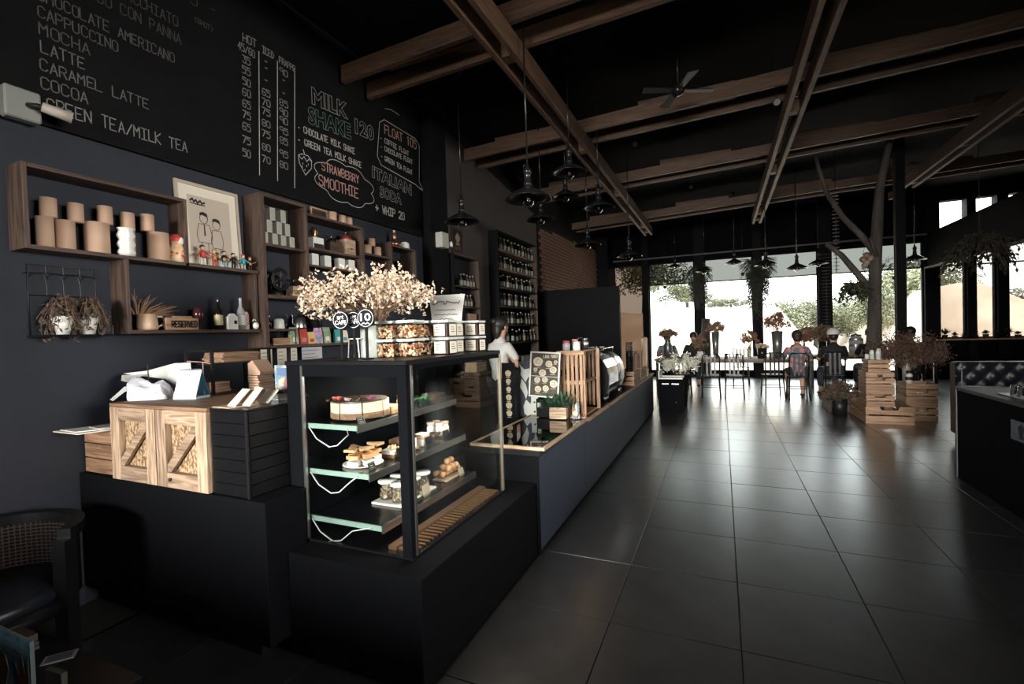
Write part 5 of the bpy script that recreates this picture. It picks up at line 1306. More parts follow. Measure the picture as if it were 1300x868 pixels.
# paper cup crates and stacks
def slat_crate(name, label, x0, y0, z, w, d, h, n, cat='crate', group=None, rz=0, mts=CRATE, gap=.012, hole=False, deep=False):
    t = thing(name, label, cat, (x0, y0, z), rz, group)
    hh = (h - gap * (n - 1)) / n; th = .014
    for k in range(n):
        z0 = k * (hh + gap)
        for nm, y in (('front_slat', 0), ('back_slat', d - th)):
            if hole and y == 0 and k == n - 1 - (1 if n > 2 else 0):
                c = w / 2; hw = w * .21
                G().prism([(0, z0), (w, z0), (w, z0 + hh), (c + hw, z0 + hh), (c + hw * .8, z0 + hh * .55), (c - hw * .8, z0 + hh * .55), (c - hw, z0 + hh), (0, z0 + hh)], y, y + th, 'y').build(nm, mts['x'], t)
            elif hole == 2 and y == 0 and k == 0:
                c = w / 2; hw = w * .21
                G().prism([(0, z0), (c - hw, z0), (c - hw * .8, z0 + hh * .4), (c + hw * .8, z0 + hh * .4), (c + hw, z0), (w, z0), (w, z0 + hh), (0, z0 + hh)], y, y + th, 'y').build(nm, mts['x'], t)
            else:
                G().box(0, w, y, y + th, z0, z0 + hh, .002).build(nm, mts['x'], t)
        for x in (0, w - th): G().box(x, x + th, th + .0005, d - th - .0005, z0, z0 + hh, .002).build('side_slat', mts['y'], t)
    for x in (th, w - th - .02):
        for y in (th, d - th - .02): G().box(x + .0005, x + .0195, y + .0005, y + .0195, 0, h).build('corner_post', mts['z'], t)
    nb = max(2, int(d / .09))
    for k in range(nb): G().box(th + .001, w - th - .001, .035 + k * (d - .07) / nb, .035 + (k + 1) * (d - .07) / nb - .008, .001, .011).build('base_slat', mts['x'], t)
    return t
slat_crate('cup_crate', 'low pine crate holding takeaway lids nearest the espresso machine', -1.33, 6.62, ZB + .0, .22, .52, .19, 3, gap=.014)
slat_crate('cup_crate', 'low pine crate behind the tall stack of lids', -1.33, 7.25, ZB, .22, .50, .19, 3, gap=.014)
t = thing('lid_stack', 'tall stack of black takeaway lids in the pine crate', 'cup lids', (-1.21, 6.86, ZB + .0125))
for k in range(26): G().lathe([(0, 0), (.050, 0), (.055, .005), (.046, .014), (0, .014)], seg=14).build('lid', BLACKG if k % 4 else GUNM, t, loc=(R.uniform(-.003, .003), R.uniform(-.003, .003), .0225 * k))
t = thing('lid_stack', 'second stack of black lids behind the tall one', 'cup lids', (-1.235, 7.02, ZB + .0125))
for k in range(20): G().lathe([(0, 0), (.050, 0), (.055, .005), (.046, .014), (0, .014)], seg=12).build('lid', GUNM, t, loc=(R.uniform(-.003, .003), 0, .0225 * k))
for k, (y, h) in enumerate(((7.36, .34), (7.49, .30), (7.62, .36))):
    t = thing('cup_stack', '%s stack of kraft paper cups in the far pine crate' % ORD[k], 'paper cups', (-1.22, y, ZB + .0125), group='stacks of kraft paper cups')
    for q in range(int(h / .03)): G().lathe([(0, 0), (.032, 0), (.045, .09), (0, .088)], seg=12).build('cup', KRAFT, t, loc=(0, 0, .03 * q))
t = thing('straw_holder', 'tall pine board holder at the far counter end', 'holder', (-1.22, 8.0, ZB))
G().box(0, .10, 0, .10, 0, .62, .004).build('column', PINE['z'], t); G().box(-.02, .12, -.15, .0, 0, .13, .003).build('tray', CRATE['x'], t); G().ball((.05, .05, .62), (.05, .05, .02), 10, 6).build('cap', PINE['z'], t)
t = thing('pump_bottle', 'dark pump bottle standing beside the pine column', 'bottle', (-1.36, 7.88, ZB))
G().lathe([(0, 0), (.04, 0), (.04, .16), (.015, .20), (.012, .26), (0, .26)], seg=12).build('body', GUNM, t); G().tube([(0, 0, .26), (0, 0, .40), (.05, 0, .42)], .007, 6).build('pump', STEEL, t)
# milk can with dried flowers at the bar end
t = thing('milk_can', 'grey metal milk can with a tuft of dark dried flowers', 'can', (-1.16, 11.7, .7455)); t.scale = (1.15, 1.15, 1.3)
G().lathe([(0, 0), (.085, 0), (.085, .24), (.06, .29), (.06, .33), (.07, .33), (.07, .34), (.05, .34), (.05, .1), (0, .1)], seg=18).build('can', mat('zinc', (.22, .23, .22), .35, .7), t)
t = thing('dried_bouquet', 'dark tuft of dried flowers in the milk can', 'dried flowers', (-1.16, 11.7, .7455))
bouquet(t, 60, .03, .42, .28, .20, [DRYB, LEAFD], 21, .03, 14)
# cabinet / bin at the counter's far end
t = thing('waste_cabinet', 'black waste cabinet with a white framed top tray', 'bin', (-1.03, 8.62, 0))
G().box(0, .40, 0, .42, 0, .58, .006).build('body', BLACKM, t)
for bx in ((0, .40, 0, .03), (0, .40, .39, .42), (0, .03, .03, .39), (.37, .40, .03, .39)): G().box(*bx, .5805, .605).build('top_rim', CERAM, t)
G().box(0, .02, .0, .42, .6055, .72).build('splash_panel', CERAM, t)
G().box(.06, .17, -.006, 0, .49, .505).build('handle', STEEL, t); G().box(.22, .34, -.006, 0, .49, .505).build('handle', STEEL, t); G().ball((.29, -.008, .18), .012, 8, 5).build('lock', STEEL, t)
t = thing('flower_planter', 'black tall planter of white baby breath behind the waste cabinet', 'potted plant', (-.74, 9.35, 0))
G().lathe([(0, 0), (.13, 0), (.17, .55), (.15, .55), (.13, .1), (0, .1)], seg=14).build('pot', BLACK, t)
bouquet(t, 46, .05, .50, .50, .34, [mat('pale_blossom', (.66, .67, .58), .8), LEAFD], 31, .035, 15)
# barista behind the counter: dark hair, pale shirt
def limb(pts, rads, name, mt, parent, sub=1):
    me = bpy.data.meshes.new(name)
    vs = []; es = []
    for chain in pts:
        base = None
        for i, (p, r_) in enumerate(chain):
            if isinstance(p, int): base = p; continue
            vs.append((p, r_)); n_ = len(vs) - 1
            if base is not None: es.append((base, n_))
            base = n_
    me.from_pydata([v[0] for v in vs], es, [])
    o = bpy.data.objects.new(name, me); COL.objects.link(o)
    if parent: o.parent = parent
    m = o.modifiers.new('skin', 'SKIN'); m.use_smooth_shade = True
    lay = me.skin_vertices[0] if me.skin_vertices else None
    if lay is None:
        bm = bmesh.new(); bm.from_mesh(me); bm.verts.layers.skin.verify(); bm.to_mesh(me); bm.free(); lay = me.skin_vertices[0]
    for i, (p, r_) in enumerate(vs):
        lay.data[i].radius = r_ if isinstance(r_, tuple) else (r_, r_); lay.data[i].use_root = (i == 0)
    s_ = o.modifiers.new('smooth', 'SUBSURF'); s_.levels = sub; s_.render_levels = sub
    me.materials.append(mt)
    return o
# ================================================================== PEOPLE
def person(name, label, loc, rz, shirt, trousers, hair, sit=True, cap=None, scale=1.0, skin=None, longhair=False, look=0.0, arms='table', group=None, seat=.47):
    t = thing(name, label, 'person', loc, rz, group); t.scale = (scale,) * 3
    b = seat + .07 if sit else .93
    sk = skin or SKIN
    ch = []
    torso = [((0, 0, b), (.12, .10)), ((0, -.015, b + .20), (.115, .09)), ((0, -.02, b + .38), (.13, .095)), ((0, .0, b + .50), (.055, .055)), ((0, .02, b + .57), (.048, .05)),
             ((0, .035, b + .63), (.062, .075)), ((0, .03, b + .70), (.070, .082)), ((0, .025, b + .765), (.045, .055))]
    ch.append(torso)
    idx = len(torso)
    for s in (-1, 1):
        sh = (s * .17, -.01, b + .43)
        if arms == 'table': el, wr, hd = (s * .25, .10, b + .20), (s * .15, .32, b + .26), (s * .12, .385, b + .255)
        elif arms == 'raise': el, wr, hd = ((s * .25, .12, b + .22), (s * .10, .22, b + .42), (s * .06, .24, b + .48)) if s < 0 else ((s * .25, .10, b + .20), (s * .15, .32, b + .26), (s * .12, .385, b + .255))
        else: el, wr, hd = (s * .24, .08, b + .18), (s * .16, .30, b + .20), (s * .13, .36, b + .20)
        ch.append([(2, 0), (sh, .052), (el, .040), (wr, .028), (hd, (.036, .018))]); base = idx + 3; idx += 4
        hv = Vector(hd); dv = (Vector(hd) - Vector(wr)).normalized()
        for q in range(4):
            o = Vector((-s * (.027 - .018 * q), 0, 0)); L = (.055, .065, .062, .048)[q]
            p1 = hv + dv * .02 + o; p2 = p1 + dv * L * .55 + Vector((0, 0, -.006)); p3 = p2 + dv * L * .35 + Vector((0, 0, -.016))
            ch.append([(base, 0), (tuple(p1), .010), (tuple(p2), .009), (tuple(p3), .007)]); idx += 3
        p1 = hv - dv * .03 + Vector((-s * .035, 0, -.005)); p2 = p1 + dv * .035 + Vector((-s * .012, 0, -.012))
        ch.append([(base, 0), (tuple(p1), .011), (tuple(p2), .009)]); idx += 2
    feet = []
    for s in (-1, 1):
        if sit: hip, kn, an, toe = (s * .09, .04, b - .02), (s * .13, .42, b + .0), (s * .12, .36 - .05 * s, .085), (s * .13, .48 - .05 * s, .035)
        else: hip, kn, an, toe = (s * .09, 0, b - .06), (s * .095, .02, .50), (s * .095, -.01, .085), (s * .10, .12, .035)
        ch.append([(0, 0), (hip, .085), (kn, .058), (an, .036), (toe, (.040, .024))]); idx += 4; feet.append((an, toe, kn, hip))
    body = limb(ch, None, 'body', sk, t, 1)
    # clothes: shirt with sleeves, trousers, shoes
    sc = [[((0, 0, b - .06), (.135, .118)), ((0, -.015, b + .20), (.132, .108)), ((0, -.02, b + .39), (.145, .110)), ((0, -.012, b + .455), (.128, .100)), ((0, .0, b + .515), (.078, .072)), ((0, .010, b + .55), (.060, .062))]]
    for s in (-1, 1):
        el = (s * .25, .10, b + .20); sh = (s * .17, -.01, b + .43)
        if arms == 'raise' and s < 0: el = (s * .25, .12, b + .22)
        m_ = tuple(Vector(sh).lerp(Vector(el), .85)); sc.append([(2, 0), (sh, .066), (m_, .056)])
    limb(sc, None, 'shirt', shirt, t, 1)
    pc = [[((0, 0, b - .02), (.132, .118))]]
    for an, toe, kn, hip in feet:
        low = tuple(Vector(kn).lerp(Vector(an), .15 if sit and trousers is SHORTS else .85)); pc.append([(0, 0), (hip, .096), (kn, .070), (low, .060)])
    limb(pc, None, 'trousers', trousers, t, 1)
    for an, toe, kn, hip in feet:
        G().ball(((an[0] + toe[0]) / 2, (an[1] + toe[1]) / 2 + .01, .036), (.043, .115, .036), 10, 6).build('shoe', INK, t)
    hz = b + .69
    g = G()
    g.ball((0, .0, hz + .026), (.098, .108, .10), 14, 9)
    if longhair: g.ball((0, -.055, hz - .05), (.075, .05, .12), 10, 7).ball((0, -.09, hz + .06), (.045, .045, .045), 8, 6)
    else: g.ball((0, -.03, hz - .03), (.082, .070, .080), 10, 7)
    g.build('hair', hair, t)
    g = G()
    for s in (-1, 1): g.ball((s * .082, .025, hz - .015), (.010, .020, .030), 8, 6)
    g.build('ears', sk, t, kind='stuff')
    G().ball((0, .118, hz - .02), (.012, .018, .022), 8, 6).build('nose', sk, t)
    for s in (-1, 1): G().ball((s * .03, .102, hz + .008), (.011, .008, .007), 8, 5).build('eye', INK, t)
    G().ball((0, .100, hz - .062), (.024, .010, .006), 8, 5).build('mouth', mat('lips', (.35, .14, .12), .5) if 'lips' not in bpy.data.materials else bpy.data.materials['lips'], t)
    if cap:
        c = G(); c.ball((0, .004, hz + .045), (.108, .118, .098), 14, 7); c.ball((0, .14, hz + .045), (.07, .075, .010), 12, 5); c.build('cap', cap, t)
    return t
SHORTS = mat('dark_shorts', (.03, .03, .035), .8)
DENIM = mat('dark_denim', (.02, .025, .035), .8)
DSHIRT = mat('black_shirt', (.012, .012, .014), .8)
WSHIRT = mat('white_shirt', (.62, .62, .60), .8)
FLORAL = mat('floral_shirt', (.56, .22, .22), .8, col2=(.10, .15, .18), scale=11, detail=1.5, mixlo=.47, mixhi=.53)
person('person', 'barista in a pale shirt with dark tied hair standing behind the cake case', (-2.50, 5.30, 0), -.5, WSHIRT, DENIM, HAIR, sit=False, longhair=True, scale=.965, arms='low')

# ================================================================== BACK BAR
t = thing('back_bar', 'dark low cabinet below the bottle rack', 'cabinet', (WX + .016, 5.55, 0))
for k in range(4): G().box(.42, .435, .005 + k * .75, .745 + k * .75, .08, .90, .003).build('door', BLACKL, t)
G().box(0, .42, 0, 3.0, 0, .92).build('carcass', BLACK, t); G().box(0, .45, -.01, 3.01, .9205, .955, .003).build('worktop', WAL['y'], t)
for k in range(4):
    o = thing('steel_container', '%s steel container on the back bar worktop' % ORD[k], 'container', (-3.12, 5.8 + .55 * k, .9555))
    G().box(-.09, .09, -.16, .16, 0, .13, .006).build('body', STEEL if k % 2 else PINE['y'], o); G().box(-.095, .095, -.165, .165, .1305, .145, .003).build('lid', GUNM, o)
t = thing('bottle_rack', 'tall walnut rack with six rows of syrup bottles', 'bottle rack', (WX + .014, 6.80, .957))
HR = 2.15; LR = 1.72; DR = .165
G().box(0, DR, 0, .02, 0, HR).build('side_panel', BLACK, t); G().box(0, DR, LR - .025, LR, 0, HR, .002).build('side_panel', WAL['z'], t); G().box(0, DR, .02, LR - .025, HR - .02, HR).build('top_panel', BLACK, t)
G().box(0, .008, .02, LR - .025, 0, HR - .02).build('back_panel', BLACK, t)
SH = [2.815, 2.515, 2.215, 1.915, 1.615, 1.315]
for z in SH: G().box(.0085, DR, .0205, LR - .0255, z - .957 - .028, z - .957, .002).build('shelf_board', OLDW['y'] if z > 2.3 else WAL['y'], t)
LABM = [mat('bottle_label_white', (.40, .40, .37), .6), mat('bottle_label_tan', (.30, .25, .18), .6), mat('bottle_label_green', (.20, .24, .19), .6)]
GL1 = mat('clear_syrup_glass', (.13, .12, .10), .1, spec=.8); GL2 = BOTTLE
CAPM = mat('bottle_cap', (.55, .55, .52), .4)
protos = {}
def shelf_bottle(kd):
    h, r, gm, lm = [(.21, .030, GL1, LABM[0]), (.22, .030, GL2, LABM[0]), (.20, .032, GL1, LABM[1]), (.19, .034, GL2, LABM[2])][kd]
    g = G(); g.lathe([(0, 0), (r, 0), (r, h * .55), (r * .8, h * .63), (r * .4, h * .72), (r * .38, h * .92)], seg=10)
    g.mi = 1; g.lathe([(r * 1.02, h * .1), (r * 1.02, h * .48)], seg=10); g.mi = 2; g.lathe([(r * .45, h * .90), (r * .45, h), (0, h)], seg=8)
    return g.build('syrup_bottle', [gm, lm, CAPM])
cnt = [11, 12, 13, 12, 13, 10]; rn = ['top', 'second', 'third', 'fourth', 'fifth', 'lowest']
for i, z in enumerate(SH):
    for k in range(cnt[i]):
        kd = R.choice([0, 0, 1, 2, 3] if i else [0, 0, 0, 1])
        if kd not in protos: o = shelf_bottle(kd); protos[kd] = o
        else: o = protos[kd].copy(); COL.objects.link(o)
        o.location = (-3.27 + R.uniform(-.015, .015), 6.80 + .09 + k * (LR - .19) / (cnt[i] - 1), z + .0005); o.rotation_euler = (0, 0, R.uniform(-.5, .5))
        tag(o, '%s bottle from the near end on the %s shelf of the bottle rack' % (ORD[k], rn[i]), 'bottle', 'syrup bottles on the rack')
t = thing('small_rack', 'small black wall rack with bottles beside the pier', 'shelf', (WX + .012, 5.42, 1.30))
for nm, bx in (('side_panel', (0, .17, 0, .02, 0, 1.25)), ('side_panel', (0, .17, .70, .72, 0, 1.25)), ('shelf_board', (0, .17, .0205, .6995, 1.23, 1.25)), ('shelf_board', (0, .17, .0205, .6995, .81, .83)), ('shelf_board', (0, .17, .0205, .6995, .53, .55)), ('shelf_board', (0, .17, .0205, .6995, .24, .26)), ('divider', (0, .168, .27, .285, .2605, .5295))):
    G().box(*bx, .002).build(nm, BLACK if nm[0] != 's' or bx[2] < .5 and nm[1] == 'i' else WAL['y'], t)
for k in range(9):
    lv = 0 if k < 5 else 1; q = k - 5 * lv
    o = protos[(0, 1, 0, 2)[k % 4]].copy(); COL.objects.link(o); o.scale = (1, 1, .85); o.location = (-3.27, 5.72 + q * .085, 1.30 + (.8305 if lv == 0 else .5505)); tag(o, '%s bottle on the %s level of the small rack' % (ORD[q], ['upper', 'middle'][lv]), 'bottle', 'bottles in the small rack')
t = tag(G().box(-.06, .05, 0, .24, 0, .20, .003).build('kraft_box', KRAFT, loc=(-3.26, 5.80, 1.5605)), 'square kraft box on the lower level of the small rack', 'box')
t = thing('emergency_light', 'white twin emergency light box on the black pier', 'lamp', (-3.238, 5.06, 2.565))
G().box(0, .10, 0, .16, 0, .19, .006).build('housing', mat('aged_white', (.50, .50, .46), .5), t); G().lathe([(0, 0), (.03, 0), (.04, .05), (0, .055)], seg=12).build('lamp_head', CERAM, t, loc=(.06, .21, .06), rot=(0, math.radians(80), .6)); G().tube([(.05, .16, .06), (.05, .20, .06)], .008, 6).build('arm', IRON, t)
t = thing('framed_poster', 'small dark framed poster of a face above the small rack', 'picture', (WX + .013, 5.66, 2.60))
G().box(0, .015, 0, .30, 0, .36, .003).build('frame', mat('red_brown_frame', (.07, .03, .022), .5), t); G().box(.0152, .016, .03, .27, .03, .33).build('print', INK, t)
g = G(); g.M = plane_yz(.0168); g.face([(.15 + .055 * math.cos(a) + .01 * math.cos(3 * a), .22 + .075 * math.sin(a), 0) for a in [2 * PI * k / 14 for k in range(14)]]); g.face([(.09, .12, 0), (.21, .12, 0), (.19, .15, 0), (.11, .15, 0)]); g.M = Matrix(); g.build('printed_face', mat('sepia_print', (.45, .36, .27), .6), t)
g = G(); 
for q in range(2): poly(g, plane_yz(.0168), [(.07, .09 - .025 * q), (.23, .09 - .025 * q)], .01)
g.build('caption', mat('red_caption', (.35, .10, .07), .6), t)
t = thing('narrow_plaque', 'narrow red brown board high on the grey plaster', 'plaque', (WX + .013, 5.45, 2.62))
G().box(0, .02, 0, .09, 0, .75, .003).build('board', mat('rust_board', (.10, .04, .03), .6), t); G().ball((.022, .05, .70), .012, 8, 5).build('stud', STEEL, t)

# ================================================================== PENDANT LAMPS
def pendant(x, y, z, label, d=.40, far=False):
    """z is the rim of the shade"""
    t = thing('pendant_lamp', label, 'lamp', (x, y, z), group='black enamel pendant lamps')
    top = CZ(x) - z
    r = d / 2
    g = G().lathe([(.035, .112), (.046, .098), (.065, .086), (.10, .070), (r * .82, .030), (r * .985, .003), (r, 0), (r * .975, -.002), (r * .80, .022), (.095, .060), (.04, .074), (0, .076)], seg=28); g.build('shade', GUNM, t)
    G().lathe([(0, .30), (.012, .30), (.018, .262), (.036, .25), (.036, .22), (.030, .215), (.030, .145), (.036, .14), (.036, .111), (0, .111)], seg=16).build('socket', GUNM, t)
    if not far: G().tube([(-.03, 0, .265), (-.035, 0, .29), (-.012, 0, .305)], .004, 6).build('strain_clip', GUNM, t)
    G().cyl(0, 0, .29, top - .03, .008, seg=8).build('rod', GUNM, t)
    G().cyl(0, 0, top - .03, top - .006, .05, seg=14).build('ceiling_rose', BLACK, t)
    b = G().lathe([(0, .075), (.016, .072), (.022, .05), (.044, .02), (.053, -.010), (.046, -.042), (.024, -.06), (0, -.066)], seg=14).build('bulb', BULB, t)
    G().tube([(.012 * math.cos(a), .012 * math.sin(a), -.02 + .012 * (k % 2) + .003 * k) for k, a in enumerate([PI * q / 3 for q in range(10)])], .002, 4).build('filament', mat('filament', (.45, .30, .20), .4, .5) if 'filament' not in bpy.data.materials else bpy.data.materials['filament'], b)
    return t
for a in ((-1.475, 3.77, 2.60, 'largest and nearest black pendant lamp over the pastry bar'), (-2.64, 4.69, 2.735, 'black pendant lamp hanging alone before the pier'), (-1.49, 5.07, 3.20, 'highest black pendant lamp right of the nearest one'),
          (-1.985, 6.53, 3.37, 'small black pendant lamp just below the highest one'), (-1.395, 6.01, 3.02, 'black pendant lamp in front of the long timber beam'), (-2.18, 6.02, 2.97, 'black pendant lamp hanging before the bottle rack corner'),
          (-1.82, 7.05, 2.755, 'black pendant lamp hanging in front of the brick wall'), (-1.29, 7.53, 2.60, 'black pendant lamp above the espresso machine, last over the bar')):
    pendant(*a)
for a in ((-1.14, 13.84, 3.12, 'far pendant lamp against the second window'), (-.35, 12.39, 2.80, 'far pendant lamp beside the first moss pillar'), (.30, 12.08, 2.90, 'far pendant lamp centred in the third window'),
          (.80, 10.3, 2.61, 'far pendant lamp above the second moss pillar'), (1.41, 11.08, 2.58, 'far pendant lamp above the floral shirt diner'), (3.58, 12.04, 2.68, 'far pendant lamp right of the black column'), (2.02, 12.6, 2.80, 'far pendant lamp half hidden behind the dead tree branch')):
    pendant(*a, far=True)
for k, (x, y, z, lab) in enumerate(((-1.35, 13.2, 2.55, 'small dark ball on a thread below the second window lamp'), (.50, 12.9, 2.72, 'small dark ball on a thread in the third window'), (3.45, 12.8, 2.40, 'small dark ball on a thread right of the black column'))):
    t = thing('thread_ball', lab, 'ornament', (x, y, z)); G().ball((0, 0, 0), .045, 10, 7).build('ball', IRON, t); G().cyl(0, 0, .045, CZ(x) - z - .004, .0025, seg=4).build('thread', IRON, t)
t = thing('ceiling_fan', 'dark ceiling fan between the long beam and the middle beam', 'fan', (-.36, 5.25, 3.92))
G().lathe([(0, -.06), (.05, -.05), (.07, 0), (.05, .05), (0, .06)], seg=14).build('hub', GUNM, t); G().cyl(0, 0, .05, CZ(-.36) - 3.92 - .004, .012, seg=8).build('rod', GUNM, t)
for k in range(4):
    b = G().prism([(.06, -.03), (.36, -.06), (.38, .04), (.06, .03)], -.004, .004, 'z').build('blade', mat('fan_blade', (.014, .014, .016), .5, spec=.2) if k == 0 else bpy.data.materials['fan_blade'], t); b.rotation_euler = (.12, 0, k * PI / 2 + .5)
for k, (x, y, z) in enumerate(((.62, 6.2, 3.96), (1.5, 9.3, 4.1), (-.45, 9.3, 4.0), (-1.05, 6.9, 4.05))):
    t = thing('spot_light', ['small ceiling spot beside the middle beam', 'small ceiling spot before the dead tree', 'small ceiling spot over the aisle', 'small ceiling spot beside the bar beam'][k], 'spot lamp', (x, y, z))
    G().tube([(0, 0, CZ(x) - z - .004), (0, 0, .05)], .006, 6).build('stem', IRON, t); G().tube([(0, .03, .05), (0, -.06, .0)], [.03, .035], 10).build('head', STEEL if k == 0 else GUNM, t)
# ================================================================== FAR DINING AREA
DARKM = mat('dark_metal_chair', (.020, .020, .022), .35, .5)
def make_chair(label, x, y, rz=0.0, z=0):
    t = thing('metal_chair', label, 'chair', (x, y, z), rz, 'dark metal slat back chairs')
    G().box(-.18, .18, -.18, .19, .445, .465, .006).build('seat', DARKM, t)
    for s in (-1, 1):
        G().tube([(s * .155, .165, .447), (s * .18, .20, 0.001)], [.015, .013], 8).build('leg', DARKM, t)
        G().tube([(s * .155, -.165, .447), (s * .175, -.235, 0.001)], [.015, .013], 8).build('leg', DARKM, t)
    hoop = [(-.160, -.175, .45), (-.165, -.21, .80), (-.155, -.222, .87), (-.12, -.227, .905), (.12, -.227, .905), (.155, -.222, .87), (.165, -.21, .80), (.160, -.175, .45)]
    G().tube(hoop, .014, 8).build('back_frame', DARKM, t)
    for k in (-1, 0, 1): G().box(k * .075 - .017, k * .075 + .017, -.205, -.197, .47, .89).build('back_slat', DARKM, t)
    G().tube([(-.165, -.2, .22), (.165, -.2, .22)], .008, 6).tube([(-.17, .18, .22), (.17, .18, .22)], .008, 6).build('stretcher', DARKM, t)
    return t
make_chair('empty metal chair first from the waste cabinet at the long table', -.222, 10.735, .04)
make_chair('empty metal chair second from the waste cabinet', .222, 10.735, -.03)
make_chair('empty metal chair angled beside the floral shirt diner', .93, 10.95, .12)
make_chair('metal chair carrying the diner in the floral shirt', 1.345, 10.735)
make_chair('metal chair carrying the diner with the white cap', 2.00, 11.05, -.08)
make_chair('metal chair half hidden behind the white flowers of the planter', -.80, 11.0, .1)
make_chair('metal chair across the table facing the camera', .42, 12.95, PI)
make_chair('metal chair with the dark haired diner nearest the brown pane', -.66, 12.95, PI)
make_chair('metal chair with the dark diner at the table end', -1.30, 12.90, PI + .1)
make_chair('metal chair of the diner behind the dead trunk', 2.80, 11.9, .1)
make_chair('metal chair of the diner right of the black column', 3.45, 11.9, -.1)
def table(x0, x1, y0, y1, label):
    t = thing('dining_table', label, 'table', ((x0 + x1) / 2, (y0 + y1) / 2, 0)); w, d = (x1 - x0) / 2, (y1 - y0) / 2
    n_ = 5
    for k in range(n_): G().box(-w, w, -d + 2 * d * k / n_ + .002, -d + 2 * d * (k + 1) / n_ - .002, .715, .745, .002).build('plank', OLDW['x'], t)
    for sx in (-1, 1):
        for sy in (-1, 1): G().box(sx * (w - .07) - .03, sx * (w - .07) + .03, sy * (d - .07) - .03, sy * (d - .07) + .03, 0, .7145).build('leg', IRON, t)
    G().box(-w + .1, w - .1, -d + .05, d - .05, .66, .7145).build('apron', IRON, t)
    return t
table(-1.45, 1.72, 11.36, 12.35, 'long plank dining table by the far windows')
table(1.78, 4.1, 12.42, 13.2, 'second plank dining table behind the dead tree')
person('person', 'seated diner in a pink and grey floral shirt seen from behind', (1.345, 10.735, 0), .0, FLORAL, SHORTS, mat('brown_hair', (.030, .017, .011), .6), scale=1.0, arms='raise')
person('person', 'seated diner in a dark shirt and white cap beside the floral shirt', (2.00, 11.05, 0), .1, DSHIRT, DENIM, HAIR, cap=WHITE)
person('person', 'dark haired diner facing the camera across the long table', (-.66, 12.95, 0), PI, DSHIRT, DENIM, HAIR, longhair=True)
person('person', 'pale shirted diner at the end of the long table', (-1.30, 12.90, 0), PI + .1, mat('grey_shirt', (.25, .25, .27), .8), DENIM, HAIR)
person('person', 'diner with bowed dark head behind the dead trunk', (2.80, 11.9, 0), .1, DSHIRT, DENIM, HAIR)
person('person', 'diner in a light shirt right of the black column', (3.45, 11.9, 0), -.1, WSHIRT, DENIM, HAIR)
def vase_with(name, label, flabel, x, y, z, r0, r1, h, m, n, H, spread, mts, seed, bl=.03, per=13):
    t = thing(name, label, 'vase', (x, y, z)); G().lathe([(0, 0), (r0, 0), (r1, h), (r1 * .9, h), (r0 * .85, .02), (0, .02)], seg=16).build('vase', m, t)
    t = thing('dried_bouquet', flabel, 'dried flowers', (x, y, z)); bouquet(t, int(n * 1.8), r0 * .5, h * .9, H, spread, mts, seed, bl, int(per * 1.5), low=.4)
ZINC = bpy.data.materials['zinc']; ZT2 = .7455
vase_with('bucket_vase', 'tall tapered zinc vase left on the long table', 'brown dried bouquet in the left zinc vase', -.13, 11.75, ZT2, .055, .085, .60, ZINC, 24, .30, .19, [DRYB, DRYP], 51)
vase_with('bucket_vase', 'tallest zinc vase beside the floral shirt diner', 'tall pinkish dried bouquet in the tallest zinc vase', 1.10, 11.75, ZT2, .085, .115, .58, ZINC, 30, .48, .24, [DRYP, DRYB, DRYC], 52)
vase_with('glass_vase', 'small glass vase of sparse pink flowers in mid table', 'sparse pinkish bouquet in mid table', .56, 11.75, ZT2, .03, .04, .25, glass('vase_glass', (.8, .82, .8), .8, frost=(.2, (.5, .5, .5))), 18, .40, .17, [DRYP, DRYB], 53)
vase_with('glass_bowl', 'round white flower bowl beside the left zinc vase', 'dark feathery sprigs above the round white bowl', -.46, 11.72, ZT2, .09, .06, .16, CERAM, 22, .40, .16, [DRYB, LEAFD], 54)
vase_with('metal_pot', 'squat dark pot with pale flowers beside the mid table vase', 'small pale bouquet in the squat dark pot', .80, 11.65, ZT2, .09, .10, .22, GUNM, 16, .12, .12, [DRYC, DRYB], 55)
vase_with('slim_vase', 'slim vase of reddish twigs between the two diners', 'reddish twigs between the two diners', 1.62, 11.9, ZT2, .035, .045, .25, CERAM, 20, .45, .13, [DRYP, DRYB], 56)
vase_with('clay_vase', 'dark vase holding a broad dark bouquet behind the white cap', 'broad dark bouquet behind the white cap diner', 2.12, 12.9, ZT2, .08, .09, .30, GUNM, 34, .42, .32, [DRYB, LEAFD, DRYP], 57)
for k, (x, y, h, m) in enumerate(((.95, 11.5, .14, WHITE), (.98, 11.62, .11, CERAM), (.30, 11.6, .10, GUNM), (.08, 11.55, .12, STEEL), (-.75, 11.6, .12, CERAM), (1.45, 11.55, .13, CERAM))):
    o = G().lathe([(0, 0), (.032, 0), (.036, h), (.032, h), (.028, .006), (0, .006)], seg=12).build('tumbler', m, loc=(x, y, ZT2)); tag(o, ['white paper cup beside the squat dark pot', 'short white cup behind the paper cup', 'dark glass in front of the mid table vase', 'steel beaker right of the left zinc vase', 'white mug near the long table end', 'white cup in front of the floral shirt diner'][k], 'cup')
t = thing('drink_dispenser', 'glass drink dispenser with steel bands beyond the white cap diner', 'dispenser', (2.70, 12.62, ZT2))
G().lathe([(0, 0), (.13, 0), (.14, .04), (.14, .34), (.11, .40), (.10, .40), (.10, .42), (0, .42)], seg=20).build('jar', mat('frosty_jar', (.50, .52, .50), .15), t)
for z in (.06, .20, .33): G().lathe([(.142, z), (.144, z + .015), (.142, z + .03)], seg=20).build('band', STEEL, t)
G().lathe([(0, .42), (.11, .42), (.10, .45), (.02, .46), (.02, .48), (0, .48)], seg=18).build('lid', STEEL, t)

